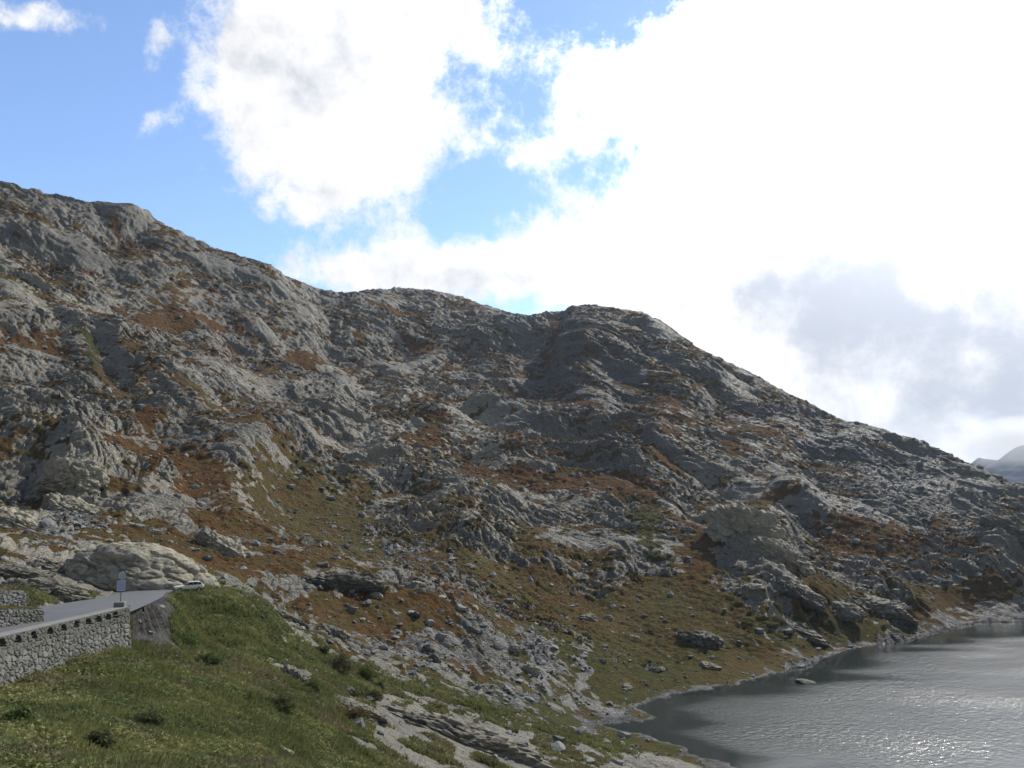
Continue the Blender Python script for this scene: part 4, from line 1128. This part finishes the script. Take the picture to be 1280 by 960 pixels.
for px, py, w_, h_, tc, lab in SH:
    p, i, j = hit(px, py + h_ * .35); r = math.hypot(p[0], p[1]); k = r / FPX
    nl = 900; g = np.random.default_rng(int(px))
    rx, hz = w_ * k / 2, h_ * k
    nc = 26
    cc = g.normal(size=(nc, 3)); cc /= np.linalg.norm(cc, axis=1)[:, None]; cc[:, 2] = np.abs(cc[:, 2]); cc *= (g.random((nc, 1)) ** .5) * .8 * np.array([rx, rx * .8, hz * .75])
    V, Fc = leaves(cc, nl // nc * 2, np.full(nc, rx * .36), np.full(nc, hz * .34), np.full(nc, .03 + .0009 * r), g)
    tb = np.repeat(np.array(tc)[None] * (.6 + .8 * g.random((len(Fc), 1))) * (1 + g.normal(size=(len(Fc), 3)) * .06), 4, 0)
    root = empty('shrub', tuple(p)); props(root, lab, 'shrub', 'bushes in the meadow and on the bank')
    o = mesh_np('foliage', V, Fc, M_LEAF, False, {'tint': np.concatenate([tb, np.ones((len(tb), 1))], 1)}); o.parent = root
    mb = MB()
    for c_ in cc[:14]: mb.cyl((g.normal() * .05, g.normal() * .05, -.1), c_, .018, .006, 5)
    mb.build('stem', M_TWIG, root)

# ------------------------------------------------------------------ far mountain in the clouds
ft = np.linspace(R(24), R(52), 260); fr = np.geomspace(2600, 4600, 160)
FR, FT = np.meshgrid(fr, ft, indexing='ij')
rid = np.interp(FT, [float(ray(p, 500)[0]) for p in (1120, 1180, 1230, 1290, 1400, 1600)], [float(ray(p, y)[1]) for p, y in ((1120, 630), (1180, 602), (1230, 585), (1290, 562), (1400, 540), (1600, 520))])
FX, FY = FR * np.sin(FT), FR * np.cos(FT)
fz = CZ + rid * 3700 * np.exp(-((FR - 3700) / 620) ** 2) + (np.abs(perlin(FX / 420, FY / 420, 0 * FX)) * -150 + perlin(FX / 160, FY / 160, 0 * FX) * 45 + perlin(FX / 60, FY / 60, 0 * FX) * 18) * np.exp(-((FR - 3700) / 900) ** 2) + 30
ii = np.arange(FX.size).reshape(FX.shape)
o = mesh_np('distant_mountain', np.stack([FX, FY, fz], -1).reshape(-1, 3), np.stack([ii[:-1, :-1], ii[:-1, 1:], ii[1:, 1:], ii[1:, :-1]], -1).reshape(-1, 4), plain('far_rock', (.010, .017, .034), .95, spec=.1, var=.3, vscale=.02), True)
props(o, 'far dark mountain partly hidden in cloud', kind='structure')
#PARTS_END

# ------------------------------------------------------------------ air
zlo = float(min(verts[:, 2].min(), fz.min())) - 1.0; zhi = float(max(verts[:, 2].max(), fz.max())) + 5
mb = MB(); mb.box((1500, 2200, (zlo + zhi) / 2), (5600, 5400, zhi - zlo))
mt, t, out = new_mat('mountain_air')
vol = t.n('ShaderNodeVolumePrincipled', {'Color': (.62, .77, 1, 1), 'Density': .00005, 'Anisotropy': .45})
t.t.links.new(vol.outputs[0], out.inputs['Volume'])
hz = props(mb.build('haze', mt), 'thin pale haze over the valley', kind='stuff')
# low cloud hanging on the far mountain
cb = point(1275, 546, 2350.)
v, f = ICO[4]
mt, t, out = new_mat('cloud_vapour')
tc = t.n('ShaderNodeTexCoord').outputs['Object']
ln = t.n('ShaderNodeVectorMath', {0: tc}, operation='LENGTH').outputs['Value']
dd = t.m('ADD', t.m('SUBTRACT', 1.0, ln), t.m('MULTIPLY', t.m('SUBTRACT', t.noise(tc, 2.2, 4, .6), .5), 1.2))
dd = t.m('MULTIPLY', t.ramp(dd, .10, .8), .007)
vol = t.n('ShaderNodeVolumePrincipled', {'Color': (1, 1, 1, 1), 'Density': dd, 'Anisotropy': .72})
t.t.links.new(vol.outputs[0], out.inputs['Volume'])
o = mesh_np('low_cloud', v, f, mt, True); o.location = cb; o.scale = (250, 160, 90); o.rotation_euler = (0, 0, -math.atan2(cb[0], cb[1]))
props(o, 'soft grey cloud bank hanging on the far mountain', kind='stuff')
# ------------------------------------------------------------------ light
SUN_AZ, SUN_EL = R(36), R(42)
world = bpy.data.worlds.new('World'); scene.world = world; world.use_nodes = True
world.cycles.sampling_method = 'NONE'
w = NT(world.node_tree)
wo = w.n('ShaderNodeOutputWorld')
sky = w.n('ShaderNodeTexSky', sky_type='NISHITA', sun_disc=False, sun_elevation=SUN_EL, sun_rotation=SUN_AZ, altitude=2100, air_density=1.0, dust_density=.6, ozone_density=2.2)
gen = w.n('ShaderNodeTexCoord').outputs['Generated']
sxyz = w.n('ShaderNodeSeparateXYZ', {0: gen})
yy = w.m('MAXIMUM', sxyz.outputs[1], .05)
uu = w.m('DIVIDE', sxyz.outputs[0], yy); vv = w.m('DIVIDE', sxyz.outputs[2], yy)


def skyuv(px, py):
    u = (px - CX) / FPX; v = -(py - CY) / FPX
    f = cp - sp * v
    return u / f, (sp + cp * v) / f


wn1 = w.n('ShaderNodeTexNoise', {'Vector': gen, 'Scale': 7.0, 'Detail': 3, 'Roughness': .6})
wsep = w.n('ShaderNodeSeparateColor', {0: wn1.outputs['Color']})
WU = w.m('ADD', uu, w.m('MULTIPLY', w.m('SUBTRACT', wsep.outputs[0], .5), .13))
WV = w.m('ADD', vv, w.m('MULTIPLY', w.m('SUBTRACT', wsep.outputs[1], .5), .13))


def puff(px, py, rx, ry, ang=0.0, uu=None, vv=None):
    uu = uu or WU; vv = vv or WV
    u0, v0 = skyuv(px, py); ca, sa = math.cos(R(ang)), math.sin(R(ang))
    du, dv = w.m('SUBTRACT', uu, u0), w.m('SUBTRACT', v0, vv)
    a = w.m('MULTIPLY', w.m('ADD', w.m('MULTIPLY', du, ca), w.m('MULTIPLY', dv, sa)), FPX / rx)
    b = w.m('MULTIPLY', w.m('SUBTRACT', w.m('MULTIPLY', dv, ca), w.m('MULTIPLY', du, sa)), FPX / ry)
    return w.m('EXPONENT', w.m('MULTIPLY', w.m('ADD', w.m('MULTIPLY', a, a), w.m('MULTIPLY', b, b)), -1.0))


def total(lst):
    acc = 0.0
    for q in lst:
        am = q[5] if len(q) > 5 else 1.0
        acc = w.m('ADD', acc, w.m('MULTIPLY', puff(*q[:5]), am))
    return acc


dens = total([(400, 60, 160, 135, 0, 1.1), (450, -40, 170, 90, 0, .9), (395, 215, 110, 75, 30, .95), (510, 150, 60, 90, 0, .35),
              (600, 340, 190, 46, -3, 1.05), (430, 345, 60, 25, 0, .4), (1070, 130, 280, 170, 0, 1.6), (1000, 340, 300, 130, 0, 1.5), (1250, 480, 300, 150, 0, 1.5),
              (800, 110, 80, 60, 0, .7), (690, 175, 45, 26, -20, .5), (40, 5, 70, 26, 8, .7), (195, 60, 30, 50, 20, .46), (200, 155, 60, 24, 20, .46), (610, 60, 46, 34, 0, .42), (585, 190, 60, 60, 0, .28),
              (1700, 200, 400, 400, 0, 1.2), (-500, 100, 300, 120, 0, .6)])
fb = w.noise(gen, 12.0, 11, .70, .08)
dn = w.m('ADD', dens, w.m('MULTIPLY', w.m('SUBTRACT', fb, .5), 2.1))
behind = w.ramp(sxyz.outputs[1], .35, -.1)  # unseen cloud added behind the camera, greyed to cut fill light on the slopes
dn = w.m('ADD', dn, w.m('MULTIPLY', behind, .62))
cov = w.ramp(dn, .26, .80)
shade = total([(1190, 430, 200, 120, 0, .75), (1060, 350, 140, 75, 15, .5), (1215, 235, 60, 60, 20, .35), (1270, 530, 150, 50, 0, .6), (930, 390, 120, 40, 0, .32), (400, 130, 140, 120, 40, .30),
               (1010, 205, 26, 14, 30, .5), (590, 350, 120, 22, 0, .3)])
sn = w.noise(gen, 15.0, 8, .62, .1)
shd = w.ramp(w.m('ADD', shade, w.m('MULTIPLY', w.m('SUBTRACT', sn, .5), 2.6)), -.10, 1.15)
sunny = puff(1210, -70, 430, 310, 0, uu, vv)
bright = w.m('SUBTRACT', w.m('ADD', 4.3, w.m('MULTIPLY', sunny, 27.0)), w.m('MULTIPLY', behind, 3.4))
ccol = w.mix(shd, (1.0, 1.0, 1.0), (.52, .555, .635))
cl = w.n('ShaderNodeVectorMath', {0: ccol, 'Scale': bright}, operation='SCALE').outputs[0]
mixc = w.mix(cov, sky.outputs[0], cl)
bg = w.n('ShaderNodeBackground', {'Color': mixc, 'Strength': .125})
w.t.links.new(bg.outputs[0], wo.inputs[0])

sun = bpy.data.lights.new('sun', 'SUN'); sun.energy = 2.3; sun.angle = R(1.2); sun.color = (1, .95, .87)
so = bpy.data.objects.new('sun', sun); COL.objects.link(so)
so.rotation_euler = (R(90) - SUN_EL, 0, math.pi - SUN_AZ)

cam = bpy.data.cameras.new('camera'); cam.sensor_width = 36; cam.lens = 36 * FPX / 1280; cam.clip_end = 20000; cam.clip_start = .1
co = bpy.data.objects.new('camera', cam); COL.objects.link(co); co.location = (0, 0, CZ); co.rotation_euler = (R(90) + PITCH, 0, 0)
scene.camera = co
vs = scene.view_settings
vs.view_transform = 'Standard'; vs.look = 'None'; vs.exposure = .95; vs.gamma = 1; vs.use_curve_mapping = False
scene.cycles.use_denoising = True
scene.cycles.max_bounces = 4; scene.cycles.diffuse_bounces = 2; scene.cycles.glossy_bounces = 2; scene.cycles.volume_bounces = 0
print('done', time.time() - T0)
